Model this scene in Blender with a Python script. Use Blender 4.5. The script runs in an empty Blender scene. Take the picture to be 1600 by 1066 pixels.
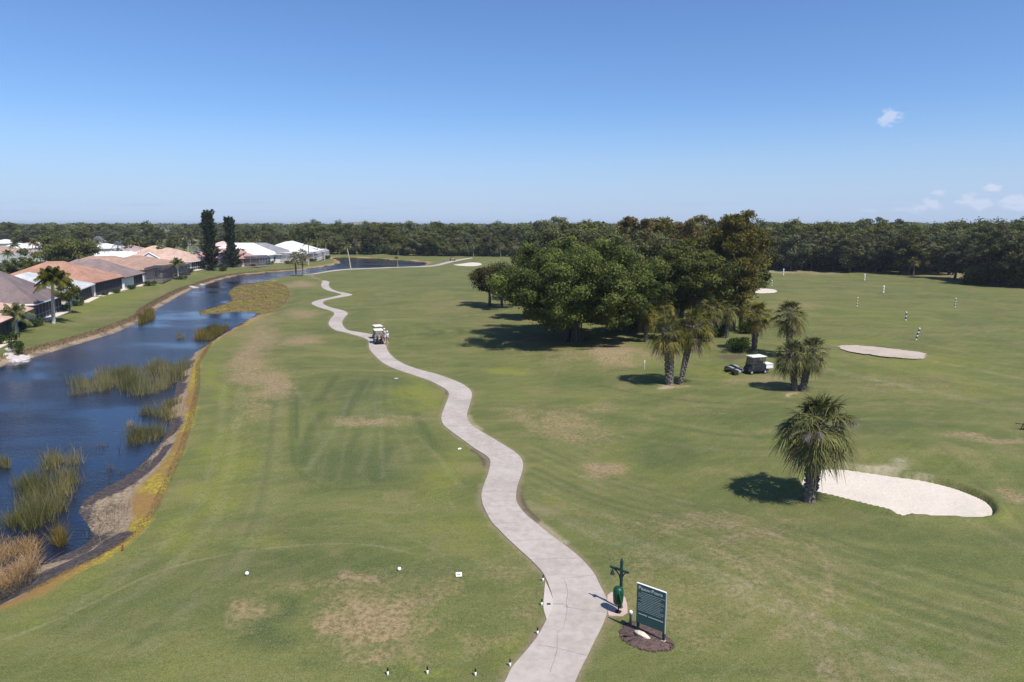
import bpy, bmesh, math, random
import numpy as np
from mathutils import Vector, Matrix, geometry

random.seed(7); rng = np.random.default_rng(7)
R = math.radians
scene = bpy.context.scene
col = scene.collection

# ------------------------------------------------------------ camera
H = 15.5; F = 1067.0; TILT = R(9.73)
CT, ST = math.cos(TILT), math.sin(TILT)
cam = bpy.data.objects.new('camera', bpy.data.cameras.new('camera'))
col.objects.link(cam)
cam.location = (0, 0, H)
cam.rotation_euler = (math.pi/2 - TILT, 0, 0)
cam.data.sensor_width = 36; cam.data.lens = 36*F/1600
cam.data.clip_end = 20000; cam.data.clip_start = .2
scene.camera = cam

# ------------------------------------------------------------ sun, sky, exposure
SUN_EL = R(57)
sdir = Vector((.70, -.72, 0)).normalized()*math.cos(SUN_EL); sdir.z = math.sin(SUN_EL)
sun = bpy.data.objects.new('sun', bpy.data.lights.new('sun', 'SUN'))
col.objects.link(sun)
sun.data.energy = 5.0; sun.data.angle = R(.55); sun.data.color = (1, .94, .87)
sun.rotation_euler = (-sdir).to_track_quat('-Z', 'Y').to_euler()
scene.view_settings.view_transform = 'Standard'; scene.view_settings.look = 'None'
scene.view_settings.exposure = 0.24; scene.view_settings.gamma = 1

class NT:
    """tiny helper for node trees"""
    def __init__(s, tree): s.t = tree; s.n = tree.nodes; s.l = tree.links
    def new(s, typ, **k):
        n = s.n.new(typ)
        for a, v in k.items(): setattr(n, a, v)
        return n
    def put(s, sock, v):
        if v is None: return
        if isinstance(v, bpy.types.NodeSocket): s.l.new(v, sock)
        else:
            if sock.type == 'RGBA' and len(v) == 3: v = (*v, 1)
            sock.default_value = v
    def m(s, op, a, b=None, c=None, clamp=False):
        n = s.new('ShaderNodeMath', operation=op); n.use_clamp = clamp
        s.put(n.inputs[0], a); s.put(n.inputs[1], b)
        if c is not None: s.put(n.inputs[2], c)
        return n.outputs[0]
    def vm(s, op, a, b=None):
        n = s.new('ShaderNodeVectorMath', operation=op)
        s.put(n.inputs[0], a); s.put(n.inputs[1], b)
        return n.outputs['Value'] if op in ('DOT_PRODUCT', 'LENGTH', 'DISTANCE') else n.outputs[0]
    def mix(s, f, a, b, blend='MIX'):
        n = s.new('ShaderNodeMix', data_type='RGBA', blend_type=blend)
        n.clamp_factor = True
        s.put(n.inputs[0], f); s.put(n.inputs[6], a); s.put(n.inputs[7], b)
        return n.outputs[2]
    def noise(s, vec, scale, detail=3, rough=.55, dist=0):
        n = s.new('ShaderNodeTexNoise'); s.put(n.inputs['Vector'], vec)
        n.inputs['Scale'].default_value = scale; n.inputs['Detail'].default_value = detail
        n.inputs['Roughness'].default_value = rough; n.inputs['Distortion'].default_value = dist
        return n.outputs[0]
    def attr(s, name):
        return s.new('ShaderNodeAttribute', attribute_name=name).outputs['Fac']
    def ramp(s, v, lo, hi, a=0., b=1.):
        n = s.new('ShaderNodeMapRange', interpolation_type='SMOOTHSTEP')
        s.put(n.inputs[0], v); s.put(n.inputs[1], lo); s.put(n.inputs[2], hi)
        n.inputs[3].default_value = a; n.inputs[4].default_value = b
        return n.outputs[0]
    def sc(s, vec, v):
        n = s.new('ShaderNodeMapping'); s.put(n.inputs[0], vec); n.inputs['Scale'].default_value = v
        return n.outputs[0]
    def rotm(s, vec, rot, v):
        n = s.new('ShaderNodeMapping'); s.put(n.inputs[0], vec)
        n.inputs['Rotation'].default_value = (0, 0, rot); n.inputs['Scale'].default_value = v
        return n.outputs[0]

def pxdir(px, py):
    x = (px-800)/F; v = (py-533)/F
    return Vector((x, CT - v*ST, -(ST + v*CT))).normalized()

world = bpy.data.worlds.new('World'); scene.world = world
world.use_nodes = True
W = NT(world.node_tree); W.n.clear()
sky = W.new('ShaderNodeTexSky', sky_type='NISHITA')
sky.sun_disc = False; sky.sun_elevation = SUN_EL
sky.sun_rotation = math.atan2(sdir.x, sdir.y)
sky.altitude = 0; sky.air_density = 1.0; sky.dust_density = .35; sky.ozone_density = 2.2
wtc = W.new('ShaderNodeTexCoord').outputs['Generated']
wn = W.vm('NORMALIZE', wtc)
c = W.mix(1.0, sky.outputs[0], (.78, .99, 1.34), 'MULTIPLY')
# clouds: small cumulus low on the right and faint streaks near the horizon
sepw = W.new('ShaderNodeSeparateXYZ'); W.put(sepw.inputs[0], wn)
cn = W.noise(W.sc(wn, (60, 60, 120)), 1.0, 5, .6)
def cloud(px, py, rx, ry, k=1.):
    global mask
    d = pxdir(px, py)
    dv = W.vm('SUBTRACT', wn, tuple(d))
    dv = W.vm('MULTIPLY', dv, (F/rx, F/rx, F/ry))
    g = W.m('SUBTRACT', 1.0, W.vm('LENGTH', dv))
    g = W.m('ADD', g, W.m('MULTIPLY', W.m('SUBTRACT', cn, .5), 2.6))
    g = W.m('MULTIPLY', W.ramp(g, .05, .65), k)
    mask = g if mask is None else W.m('MAXIMUM', mask, g)
mask = None
for a in ((1393, 181, 21, 12, .45), (1466, 300, 9, 5, .8), (1460, 320, 13, 9), (1437, 325, 16, 8, .8), (1513, 312, 13, 9), (1531, 320, 18, 9), (1585, 314, 22, 13), (1551, 292, 11, 7), (1448, 314, 7, 6, .7), (1415, 328, 26, 5, .5), (1350, 330, 20, 5, .4), (1600, 322, 20, 9)):
    cloud(*a)
c = W.mix(W.m('MULTIPLY', mask, .8), c, (9.6, 8.9, 9.2))
st = W.noise(W.sc(wn, (9, 9, 190)), 1.0, 5, .6)
el = sepw.outputs[2]
band = W.m('MULTIPLY', W.ramp(el, .006, .016), W.ramp(el, .024, .034, 1., 0.))
streak = W.m('MULTIPLY', W.ramp(st, .53, .68), band)
streak = W.m('MULTIPLY', streak, .35)
c = W.mix(streak, c, (3.2, 3.9, 5.2))
# hazy lavender whitening toward the horizon
hz = W.ramp(el, 0.0, .16, .75, 0.)
c = W.mix(hz, c, (4.3, 5.5, 7.9))
bg = W.new('ShaderNodeBackground'); W.put(bg.inputs[0], c); bg.inputs[1].default_value = .092
out = W.new('ShaderNodeOutputWorld'); W.l.new(bg.outputs[0], out.inputs[0])

# ------------------------------------------------------------ helpers
def at(px, py, z=0.):
    x = (px-800)/F; v = (py-533)/F
    dn = ST + v*CT; fw = CT - v*ST
    t = (H-z)/dn
    return (x*t, fw*t)
def along(px, Y, z=0.):
    """world x of image column px at ground distance Y and height z"""
    return ((px-800)/F*(Y*CT + (H-z)*ST), Y)
def hgt(py, Y):
    """height seen at row py at distance Y"""
    v = (py-533)/F
    return H - Y*(ST+v*CT)/(CT-v*ST)

def tag(o, label=None, cat=None, group=None, kind=None):
    if label: o['label'] = label
    if cat: o['category'] = cat
    if group: o['group'] = group
    if kind: o['kind'] = kind
    return o
def empty(name, loc, rz=0., label=None, cat=None, group=None):
    o = bpy.data.objects.new(name, None); col.objects.link(o)
    o.location = loc; o.rotation_euler = (0, 0, rz); o.empty_display_size = .2
    return tag(o, label, cat, group)
def copy_tree(o, parent=None):
    c = o.copy(); col.objects.link(c); c.parent = parent
    for ch in [x for x in list(o.children)]: copy_tree(ch, c)
    return c

class MB:
    def __init__(s): s.v = []; s.f = []
    def add(s, vs, fs):
        b = len(s.v); s.v += [tuple(v) for v in vs]; s.f += [tuple(i+b for i in f) for f in fs]; return s
    def box(s, c, d, rz=0, rx=0, ry=0, taper=1.):
        x, y, z = d[0]/2, d[1]/2, d[2]/2
        M = Matrix.Rotation(rz, 3, 'Z') @ Matrix.Rotation(ry, 3, 'Y') @ Matrix.Rotation(rx, 3, 'X')
        vs = [Vector((i*x*(taper if k > 0 else 1), j*y*(taper if k > 0 else 1), k*z)) for k in (-1, 1) for i, j in ((-1, -1), (1, -1), (1, 1), (-1, 1))]
        vs = [M @ v + Vector(c) for v in vs]
        return s.add(vs, [(3, 2, 1, 0), (4, 5, 6, 7), (0, 1, 5, 4), (1, 2, 6, 5), (2, 3, 7, 6), (3, 0, 4, 7)])
    def tube(s, pts, rad, n=8, cap=True):
        pts = [Vector(p) for p in pts]
        if not hasattr(rad, '__len__'): rad = [rad]*len(pts)
        vs = []; fs = []
        for i, p in enumerate(pts):
            d = (pts[min(i+1, len(pts)-1)] - pts[max(i-1, 0)]).normalized()
            a = d.orthogonal().normalized() if abs(d.z) > .99 or True else None
            ref = Vector((1, 0, 0)) if abs(d.x) < .9 else Vector((0, 1, 0))
            a = (ref - d*ref.dot(d)).normalized(); b = d.cross(a)
            for k in range(n):
                t = 2*math.pi*k/n
                vs.append(p + (a*math.cos(t) + b*math.sin(t))*rad[i])
        for i in range(len(pts)-1):
            for k in range(n):
                fs.append((i*n+k, i*n+(k+1) % n, (i+1)*n+(k+1) % n, (i+1)*n+k))
        if cap:
            fs.append(tuple(reversed(range(n)))); fs.append(tuple((len(pts)-1)*n+k for k in range(n)))
        return s.add(vs, fs)
    def lathe(s, c, prof, n=16):
        vs = []; fs = []
        for r, z in prof:
            for k in range(n):
                t = 2*math.pi*k/n; vs.append((c[0]+r*math.cos(t), c[1]+r*math.sin(t), c[2]+z))
        for i in range(len(prof)-1):
            for k in range(n): fs.append((i*n+k, i*n+(k+1) % n, (i+1)*n+(k+1) % n, (i+1)*n+k))
        fs.append(tuple(reversed(range(n)))); fs.append(tuple((len(prof)-1)*n+k for k in range(n)))
        return s.add(vs, fs)
    def disc_y(s, c, r, w, n=16):
        """wheel: cylinder with axis along local Y"""
        vs = [(c[0]+r*math.cos(2*math.pi*k/n), c[1]+j*w/2, c[2]+r*math.sin(2*math.pi*k/n)) for j in (-1, 1) for k in range(n)]
        fs = [(k, (k+1) % n, n+(k+1) % n, n+k) for k in range(n)] + [tuple(range(n)), tuple(reversed(range(n, 2*n)))]
        return s.add(vs, fs)
    def prism(s, poly, z0, z1):
        n = len(poly)
        vs = [(p[0], p[1], z0) for p in poly] + [(p[0], p[1], z1) for p in poly]
        tri = geometry.tessellate_polygon([[Vector((p[0], p[1], 0)) for p in poly]])
        fs = [tuple(i+n for i in t) for t in tri] + [(k, (k+1) % n, n+(k+1) % n, n+k) for k in range(n)]
        return s.add(vs, fs)
    def build(s, name, mat, parent=None, smooth=False, loc=None, fixn=True):
        me = bpy.data.meshes.new(name); me.from_pydata(s.v, [], s.f)
        if fixn:
            bm = bmesh.new(); bm.from_mesh(me); bmesh.ops.recalc_face_normals(bm, faces=bm.faces); bm.to_mesh(me); bm.free()
        me.materials.append(mat)
        if smooth: me.polygons.foreach_set('use_smooth', [True]*len(me.polygons))
        o = bpy.data.objects.new(name, me); col.objects.link(o)
        if parent: o.parent = parent
        if loc: o.location = loc
        return o

def np_mesh(name, verts, quads, mat, parent=None, tint=None, smooth=False):
    """fast mesh from numpy arrays: verts (N,3), quads (M,4)"""
    me = bpy.data.meshes.new(name)
    n, m = len(verts), len(quads); k = quads.shape[1]
    me.vertices.add(n); me.vertices.foreach_set('co', np.ascontiguousarray(verts, dtype=np.float32).ravel())
    me.loops.add(m*k); me.loops.foreach_set('vertex_index', quads.astype(np.int32).ravel())
    me.polygons.add(m); me.polygons.foreach_set('loop_start', np.arange(0, m*k, k, dtype=np.int32))
    try: me.polygons.foreach_set('loop_total', np.full(m, k, dtype=np.int32))
    except Exception: pass
    if smooth: me.polygons.foreach_set('use_smooth', np.ones(m, dtype=bool))
    if tint is not None:
        for nm, arr in (tint.items() if isinstance(tint, dict) else (('tint', tint),)):
            a = me.attributes.new(nm, 'FLOAT', 'POINT'); a.data.foreach_set('value', np.ascontiguousarray(arr, dtype=np.float32))
    me.materials.append(mat); me.update(calc_edges=True)
    o = bpy.data.objects.new(name, me); col.objects.link(o)
    if parent: o.parent = parent
    return o

# ------------------------------------------------------------ materials
def simple(name, colr, rough=.8, var=.25, scale=3., bump=0., bscale=20., spec=.3, metal=0., stretch=(1, 1, 1)):
    m = bpy.data.materials.new(name); m.use_nodes = True
    T = NT(m.node_tree); b = T.n['Principled BSDF']
    tc = T.sc(T.new('ShaderNodeTexCoord').outputs['Object'], stretch)
    n1 = T.noise(tc, scale, 4, .6); n2 = T.noise(tc, scale*9, 2)
    f = T.m('ADD', T.m('MULTIPLY', n1, .65), T.m('MULTIPLY', n2, .35))
    f = T.ramp(f, .3, .7)
    T.put(b.inputs['Base Color'], T.mix(f, tuple(x*(1-var) for x in colr), tuple(min(1, x*(1+var)) for x in colr)))
    b.inputs['Roughness'].default_value = rough; b.inputs['Metallic'].default_value = metal
    b.inputs['Specular IOR Level'].default_value = spec
    if bump:
        bp = T.new('ShaderNodeBump'); bp.inputs['Strength'].default_value = bump; bp.inputs['Distance'].default_value = .05
        T.put(bp.inputs['Height'], T.noise(tc, bscale, 3)); T.l.new(bp.outputs[0], b.inputs['Normal'])
    return m

def leafmat(name, dark, light, accent=None, transl=.3, rough=.65, objvar=.25):
    """foliage: per-leaf 'tint' attribute picks between leaf tones; random per tree"""
    m = bpy.data.materials.new(name); m.use_nodes = True
    T = NT(m.node_tree); b = T.n['Principled BSDF']; o = T.n['Material Output']
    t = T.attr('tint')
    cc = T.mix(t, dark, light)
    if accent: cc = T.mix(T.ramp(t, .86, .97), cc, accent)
    rnd = T.new('ShaderNodeObjectInfo').outputs['Random']
    hs = T.new('ShaderNodeHueSaturation')
    T.put(hs.inputs['Hue'], T.m('ADD', .5, T.m('MULTIPLY', T.m('SUBTRACT', rnd, .5), .03)))
    T.put(hs.inputs['Saturation'], T.m('ADD', .93, T.m('MULTIPLY', T.m('SUBTRACT', .5, rnd), .35)))
    T.put(hs.inputs['Value'], T.m('ADD', 1., T.m('MULTIPLY', T.m('SUBTRACT', rnd, .5), objvar*2)))
    T.put(hs.inputs['Color'], cc); cc = hs.outputs[0]
    T.put(b.inputs['Base Color'], cc); b.inputs['Roughness'].default_value = rough
    b.inputs['Specular IOR Level'].default_value = .12
    tr = T.new('ShaderNodeBsdfTranslucent'); T.put(tr.inputs[0], cc)
    mx = T.new('ShaderNodeMixShader'); mx.inputs[0].default_value = transl
    T.l.new(b.outputs[0], mx.inputs[1]); T.l.new(tr.outputs[0], mx.inputs[2]); T.l.new(mx.outputs[0], o.inputs[0])
    return m

M = {}
M['bark'] = simple('bark', (.10, .085, .07), .95, .4, 3, .6, 12, stretch=(1, 1, .25))
M['pine_bark'] = simple('pine_bark', (.17, .12, .09), .95, .4, 3, .6, 10, stretch=(1, 1, .3))
M['palm_bark'] = simple('palm_bark', (.15, .13, .11), .95, .45, 4, .7, 9, stretch=(1, 1, 2))
M['palm_smooth'] = simple('palm_smooth_bark', (.40, .37, .33), .9, .25, 3, .3, 8, stretch=(1, 1, 4))
M['oak'] = leafmat('oak_leaves', (.040, .050, .010), (.155, .168, .028))
M['oakdark'] = leafmat('dark_oak_leaves', (.038, .045, .014), (.155, .162, .056))
M['bright'] = leafmat('bright_fig_leaves', (.022, .034, .004), (.145, .170, .014), transl=.32)
M['mango'] = leafmat('reddish_tipped_leaves', (.034, .042, .012), (.110, .105, .030), (.17, .10, .045))
M['pine'] = leafmat('pine_needles', (.075, .075, .020), (.270, .245, .062), (.30, .21, .08))
M['rust'] = leafmat('rusty_pine_needles', (.13, .115, .044), (.34, .285, .130), (.38, .27, .13))
M['conifer'] = leafmat('dark_conifer_needles', (.014, .024, .010), (.050, .066, .026), transl=.15, objvar=.1)
M['palm'] = leafmat('cabbage_palm_leaf', (.036, .046, .010), (.215, .205, .040), (.30, .21, .06), transl=.25, rough=.5, objvar=.1)
M['palmdead'] = leafmat('dead_palm_leaf', (.10, .065, .03), (.20, .13, .06), transl=.15)
M['palmflower'] = leafmat('palm_flower_stalks', (.16, .14, .12), (.30, .26, .25), transl=.2)
M['coco'] = leafmat('feather_palm_leaf', (.040, .050, .008), (.170, .170, .028), (.20, .14, .04), transl=.25, rough=.45)
M['shrub'] = leafmat('shrub_leaves', (.020, .045, .010), (.065, .105, .022))
M['reed'] = leafmat('reed_blades', (.085, .085, .022), (.275, .240, .066), (.36, .26, .12), transl=.3, objvar=.1)
M['straw'] = leafmat('dry_straw', (.27, .185, .085), (.50, .37, .19), (.62, .48, .29), transl=.25, objvar=.08)
M['brush'] = leafmat('dead_brush_twigs', (.05, .045, .035), (.15, .125, .09), (.26, .22, .17), transl=.1)
M['marsh'] = leafmat('marsh_grass', (.085, .075, .022), (.205, .160, .055), (.30, .21, .05), transl=.25, objvar=.05)
M['bankgrass'] = leafmat('dry_bank_grass', (.10, .075, .035), (.23, .15, .075), (.26, .12, .06), transl=.25)
M['turftuft'] = leafmat('rough_turf', (.04, .06, .012), (.10, .13, .03), transl=.25)
M['white'] = simple('white_paint', (.80, .78, .77), .5, .04, 2)
M['cream'] = simple('cream_paint', (.74, .69, .60), .5, .05, 2)
M['black'] = simple('black_plastic', (.02, .02, .022), .45, .2, 5)
M['rubber'] = simple('tyre_rubber', (.025, .025, .027), .9, .2, 5)
M['navy'] = simple('dark_blue_cloth', (.03, .04, .08), .8, .25, 9)
M['grey'] = simple('grey_metal', (.35, .36, .37), .45, .1, 6)
M['dkgreen'] = simple('dark_green_paint', (.012, .055, .045), .4, .15, 5)
M['signgreen'] = simple('sign_face_green', (.045, .105, .098), .55, .08, 4)
M['bin'] = simple('bin_green_plastic', (.008, .055, .030), .4, .2, 5)
M['rope'] = simple('sign_lettering', (.62, .66, .64), .7, .05, 5)
M['sgrey'] = simple('sign_small_lettering', (.38, .45, .43), .7, .05, 5)
M['stone'] = simple('pale_limestone', (.58, .50, .38), .9, .2, 6, .5, 14)
M['rock'] = simple('riprap_rock', (.50, .45, .42), .9, .3, 2, .6, 6)
M['mulch'] = simple('brown_mulch', (.115, .075, .065), .95, .55, 9, .9, 30)
M['pad'] = simple('pink_concrete_pad', (.46, .35, .29), .9, .12, 3, .2, 30)
M['red'] = simple('red_brown_paint', (.24, .05, .03), .6, .2, 5)
M['glass'] = simple('dark_window_glass', (.02, .025, .03), .08, .1, 2, spec=.6)
M['screen_dark'] = simple('dark_insect_screen', (.030, .032, .042), .7, .3, 2)
M['frame_dark'] = simple('bronze_frame', (.035, .030, .030), .6, .1, 3)
M['skin'] = simple('skin', (.45, .26, .18), .6, .08, 8)
M['shirt'] = simple('pale_shirt', (.60, .60, .68), .85, .08, 8)
M['shorts'] = simple('grey_shorts', (.20, .20, .22), .85, .1, 8)
M['sockw'] = simple('white_socks_shoes', (.70, .68, .66), .8, .05, 8)
M['maroon'] = simple('maroon_cloth', (.12, .02, .04), .8, .2, 8)
M['beige'] = simple('beige_seat', (.45, .40, .33), .7, .1, 5)

def sand_mat(name, colr, amt=.10):
    m = bpy.data.materials.new(name); m.use_nodes = True
    T = NT(m.node_tree); b = T.n['Principled BSDF']
    tc = T.new('ShaderNodeTexCoord').outputs['Object']
    n = T.m('ADD', T.m('MULTIPLY', T.noise(tc, .35, 5, .65), .6), T.m('MULTIPLY', T.noise(tc, 6, 3), .4))
    f = T.ramp(n, .34, .64)
    T.put(b.inputs['Base Color'], T.mix(f, tuple(x*(1-amt) for x in colr), tuple(min(1, x*(1+amt*.6)) for x in colr)))
    b.inputs['Roughness'].default_value = .95; b.inputs['Specular IOR Level'].default_value = .1
    w = T.new('ShaderNodeTexWave'); T.put(w.inputs[0], tc); w.inputs['Scale'].default_value = 1.4
    w.inputs['Distortion'].default_value = 9; w.inputs['Detail'].default_value = 3; w.inputs['Detail Scale'].default_value = .5
    hh = T.m('ADD', T.m('MULTIPLY', w.outputs['Fac'], .10), T.noise(tc, 3, 4))
    bp = T.new('ShaderNodeBump'); bp.inputs['Strength'].default_value = .55; bp.inputs['Distance'].default_value = .10
    T.put(bp.inputs['Height'], hh); T.l.new(bp.outputs[0], b.inputs['Normal'])
    return m
M['sand'] = sand_mat('bunker_sand', (.555, .497, .415), .07)
M['sand2'] = sand_mat('weathered_sand', (.42, .355, .29), .15)

def concrete():
    m = bpy.data.materials.new('path_concrete'); m.use_nodes = True
    T = NT(m.node_tree); b = T.n['Principled BSDF']
    tc = T.new('ShaderNodeTexCoord').outputs['Object']
    n = T.m('ADD', T.m('MULTIPLY', T.noise(tc, .30, 5, .6), .55), T.m('MULTIPLY', T.noise(tc, 2.2, 4, .65), .45))
    cc = T.mix(T.ramp(n, .36, .62), (.325, .283, .245), (.425, .380, .332))
    cc = T.mix(T.m('MULTIPLY', T.ramp(T.noise(tc, 14, 4, .7), .55, .75), .30), cc, (.22, .19, .18))
    # pale worn edges, dark tyre-rubbed middle
    e = T.attr('edge')
    cc = T.mix(T.m('MULTIPLY', T.ramp(e, .04, .22, 1., 0.), .35), cc, (.56, .51, .44))
    st = T.ramp(T.noise(tc, .16, 3, .5), .52, .66)
    cc = T.mix(T.m('MULTIPLY', st, .22), cc, (.27, .235, .22))
    T.put(b.inputs['Base Color'], cc); b.inputs['Roughness'].default_value = .9; b.inputs['Specular IOR Level'].default_value = .2
    bp = T.new('ShaderNodeBump'); bp.inputs['Strength'].default_value = .3; bp.inputs['Distance'].default_value = .02
    T.put(bp.inputs['Height'], T.noise(tc, 40, 3)); T.l.new(bp.outputs[0], b.inputs['Normal'])
    return m
M['concrete'] = concrete()
M['crack'] = simple('dark_crack', (.22, .195, .18), .95, .2, 5)

def roofmat(name, colr, var=.26):
    m = bpy.data.materials.new(name); m.use_nodes = True
    T = NT(m.node_tree); b = T.n['Principled BSDF']
    tc = T.new('ShaderNodeTexCoord').outputs['Object']
    n = T.m('ADD', T.m('MULTIPLY', T.noise(tc, .5, 4, .6), .5), T.m('MULTIPLY', T.noise(tc, 5, 3, .6), .5))
    cc = T.mix(T.ramp(n, .34, .66), tuple(x*(1-var) for x in colr), tuple(min(1, x*(1+var)) for x in colr))
    sp = T.new('ShaderNodeSeparateXYZ'); T.put(sp.inputs[0], tc)
    rows = T.m('FRACT', T.m('MULTIPLY', sp.outputs[2], 6.))      # tile courses step with height
    cc = T.mix(T.m('MULTIPLY', T.ramp(rows, .0, .25, 1., 0.), .28), cc, tuple(x*.55 for x in colr))
    T.put(b.inputs['Base Color'], cc); b.inputs['Roughness'].default_value = .8; b.inputs['Specular IOR Level'].default_value = .25
    bp = T.new('ShaderNodeBump'); bp.inputs['Strength'].default_value = .5; bp.inputs['Distance'].default_value = .05
    T.put(bp.inputs['Height'], rows); T.l.new(bp.outputs[0], b.inputs['Normal'])
    return m

def screen_mat(name, colr, solid):
    m = bpy.data.materials.new(name); m.use_nodes = True
    T = NT(m.node_tree); b = T.n['Principled BSDF']; o = T.n['Material Output']
    b.inputs['Base Color'].default_value = (*colr, 1); b.inputs['Roughness'].default_value = .7
    tr = T.new('ShaderNodeBsdfTransparent'); mx = T.new('ShaderNodeMixShader'); mx.inputs[0].default_value = solid
    T.l.new(tr.outputs[0], mx.inputs[1]); T.l.new(b.outputs[0], mx.inputs[2]); T.l.new(mx.outputs[0], o.inputs[0])
    return m
M['mesh_dark'] = screen_mat('cage_screen_dark', (.03, .03, .04), .62)
M['mesh_grey'] = screen_mat('cage_screen_grey', (.16, .17, .19), .42)

# ------------------------------------------------------------ outlines read off the photograph (ground points)
WL = -.5                                                        # water level
LAKE_PX = [(-60,592),(0,574.6),(22,566),(50,560),(60,557),(90,548),(120,539),(150,530),(180,521),(200,512),(219,505),(236,497),(240,488),(249,481.6),(264,472),(281,462),(301,452.5),(320,446),(341,438.5),(363,433),(388,429),(416,426.3),(453,423.5),(476,421.5),(496,418.6),(516,415.2),(531,413),(534,410.3),(530,407.6),(523,404.8),(517,402.6),(540,402.5),(570,403.5),(619,406.5),(655,409),(668,412.5),(655,416.5),(640,417.2),(600,418.6),(560,420),(540,421),(515,423.5),(492,427),(470,430),(447,432),(424,436.5),(407,440.8),(385,443.5),(366,448),(356,458),(363,470),(338,479),(311,487),(312,492),(350,490),(372,487),(398,487),(400,491),(388,498),(372,508),(355,518),(338,529),(316,541),(304,551),(296,561),(289,574),(276,596),(270,622),(263,667),(252,690),(232,716),(200,742),(160,764),(130,780),(120,800),(135,820),(145,838),(130,852),(112,861),(75,876),(37,902),(0,925),(-80,985),(-330,1150),(-700,1100),(-500,700)]
MARSH_PX = [(366,448),(385,443),(407,441),(430,441),(446,446),(453,455),(453,466),(446,476),(432,484),(415,492),(399,491),(398,487),(372,487),(350,490),(312,492),(311,487),(338,479),(363,470),(356,458)]
LAKE = np.array([at(x, y, WL) for x, y in LAKE_PX]); MARSH = np.array([at(x, y, WL+.05) for x, y in MARSH_PX])

def spline(pts, n=6):
    """Catmull-Rom through open pixel polyline"""
    p = [pts[0]] + list(pts) + [pts[-1]]; o = []
    for i in range(1, len(p)-2):
        p0, p1, p2, p3 = [np.array(q, float) for q in p[i-1:i+3]]
        for k in range(n):
            t = k/n
            o.append(tuple(.5*((2*p1)+(-p0+p2)*t+(2*p0-5*p1+4*p2-p3)*t*t+(-p0+3*p1-3*p2+p3)*t**3)))
    o.append(tuple(pts[-1])); return o
PL = [(720,1160),(760,1100),(788,1066),(799.6,1043),(826,1012),(841,992),(853,970),(861,955),(864.5,940),(859.5,920),(849.6,897),(832,877),(814.6,861),(792,840),(780,827.6),(768.8,816),(759.4,799.4),(753.8,786),(752.3,771),(756.6,756),(762.3,741),(766,722.5),(761.3,713),(742.6,701),(725.7,688.8),(708.8,676.6),(693.8,664.4),(689.6,652),(695,635),(700.7,620),(699.8,611.6),(689.4,604),(668.8,593.8),(640.7,584.4),(616.3,576),(599.4,567.5),(588,558),(577.3,545),(576,534),(573,530.2),(560,525.3),(540.5,520),(525.5,516.3),(516.5,511),(513.5,505),(517.3,497.5),(522.5,490.8),(518,486.3),(503,481.8),(492.5,478),(486.8,473.8),(494,469.8),(510.5,466),(527,462.3),(533.8,460),(527,457.8),(513.5,454.3),(504.5,450.3),(501.8,445),(503.3,440.2),(492.5,436.8),(485,433.7),(480,431.6),(473.7,430.7)]
PR = [(850,1160),(885,1100),(898,1066),(909.6,1040),(918.9,1022),(927,1005),(939,981.6),(946.7,963),(949.5,949.5),(947.6,934),(938,915.7),(929,897),(913.8,878.6),(893.5,860),(860,835),(838.2,817.3),(823.2,805),(812,792),(806.3,778.8),(808.2,760),(813.8,743),(817.2,728),(814.8,717),(806.4,707.5),(789.5,696.3),(770.7,685),(750,672.8),(734,660.6),(729.6,648),(733.5,633),(737.3,618),(734.4,608.8),(723.2,600.3),(706.3,592.8),(682,584.4),(657.5,577.9),(635,570.3),(618,561),(606.9,549.7),(602.2,537.5),(595,527),(580.3,522.3),(563,519.3),(545,516.3),(537.5,511),(534.5,503.5),(538.3,496),(543.2,490),(537.5,485.5),(522.5,481.8),(510.5,478),(504.3,473.3),(510.5,469),(533,464.5),(550.3,460.8),(540.5,457.8),(527,455.2),(516.5,450.3),(513.5,445),(514,440.3),(501.5,436.8),(495.5,433.8),(487.3,430.8)]
BR_F = [(473.7,430.2),(478,428.8),(492.5,427),(515,423),(537.5,420.6),(575,419),(630,417),(660,415.8),(680,413.8),(700,408.6),(722,404.6),(737,402.6)]
BR_N = [(739,403.6),(726,405.8),(706,410),(684,415.3),(660,417.2),(630,418),(575,420.2),(540.5,421.9),(518,424.3),(500,427.2),(487.3,430.8)]
ZP = .035
path_poly = [at(x, y, ZP) for x, y in spline(PL, 5)] + [at(x, y, ZP) for x, y in spline(BR_F, 3)[1:]] + [at(x, y, ZP) for x, y in spline(BR_N, 3)] + [at(x, y, ZP) for x, y in reversed(spline(PR, 5)[:-1])]
path_poly = np.array(path_poly)

BK1 = [(1280,734.7),(1291,733.4),(1317.5,734),(1355,739),(1392.5,744.6),(1439,751),(1482.5,761),(1514.4,772.2),(1537,782.5),(1548,792),(1552,802.2),(1546,810.6),(1529,813.8),(1486,813),(1445,811),(1420.6,808.8),(1409,811.6),(1402,808.8),(1392.5,802.8),(1355,793.8),(1308,781.6),(1280,775),(1262,768),(1252,757),(1256,748),(1266,739)]
BK2 = [(1308.6,541.6),(1327,539.8),(1363.7,542.2),(1403,546.5),(1442.5,552),(1446.5,556.4),(1444,560.5),(1426,561.5),(1375.8,557),(1325.7,549.4)]
BK3 = [(1166,454),(1180,452),(1205,453),(1214.5,456.5),(1205,459.4),(1180,459.5),(1164,457.5)]
BK4 = [(708,414.3),(722,412.6),(736,410.8),(749,411.5),(752.5,414.5),(740,416.6),(718,416)]
def wpoly(px, z=0., n=4):
    s = spline(list(px)+[px[0]], n)[:-1]
    return np.array([at(x, y, z) for x, y in s])
BZ = -.24
def rough(poly, a, seed):
    r_ = np.random.default_rng(seed); o = []
    for i in range(len(poly)):
        p, q = poly[i], poly[(i+1) % len(poly)]
        for k in range(3): o.append(p+(q-p)*k/3+r_.normal(size=2)*a)
    return np.array(o)
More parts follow.
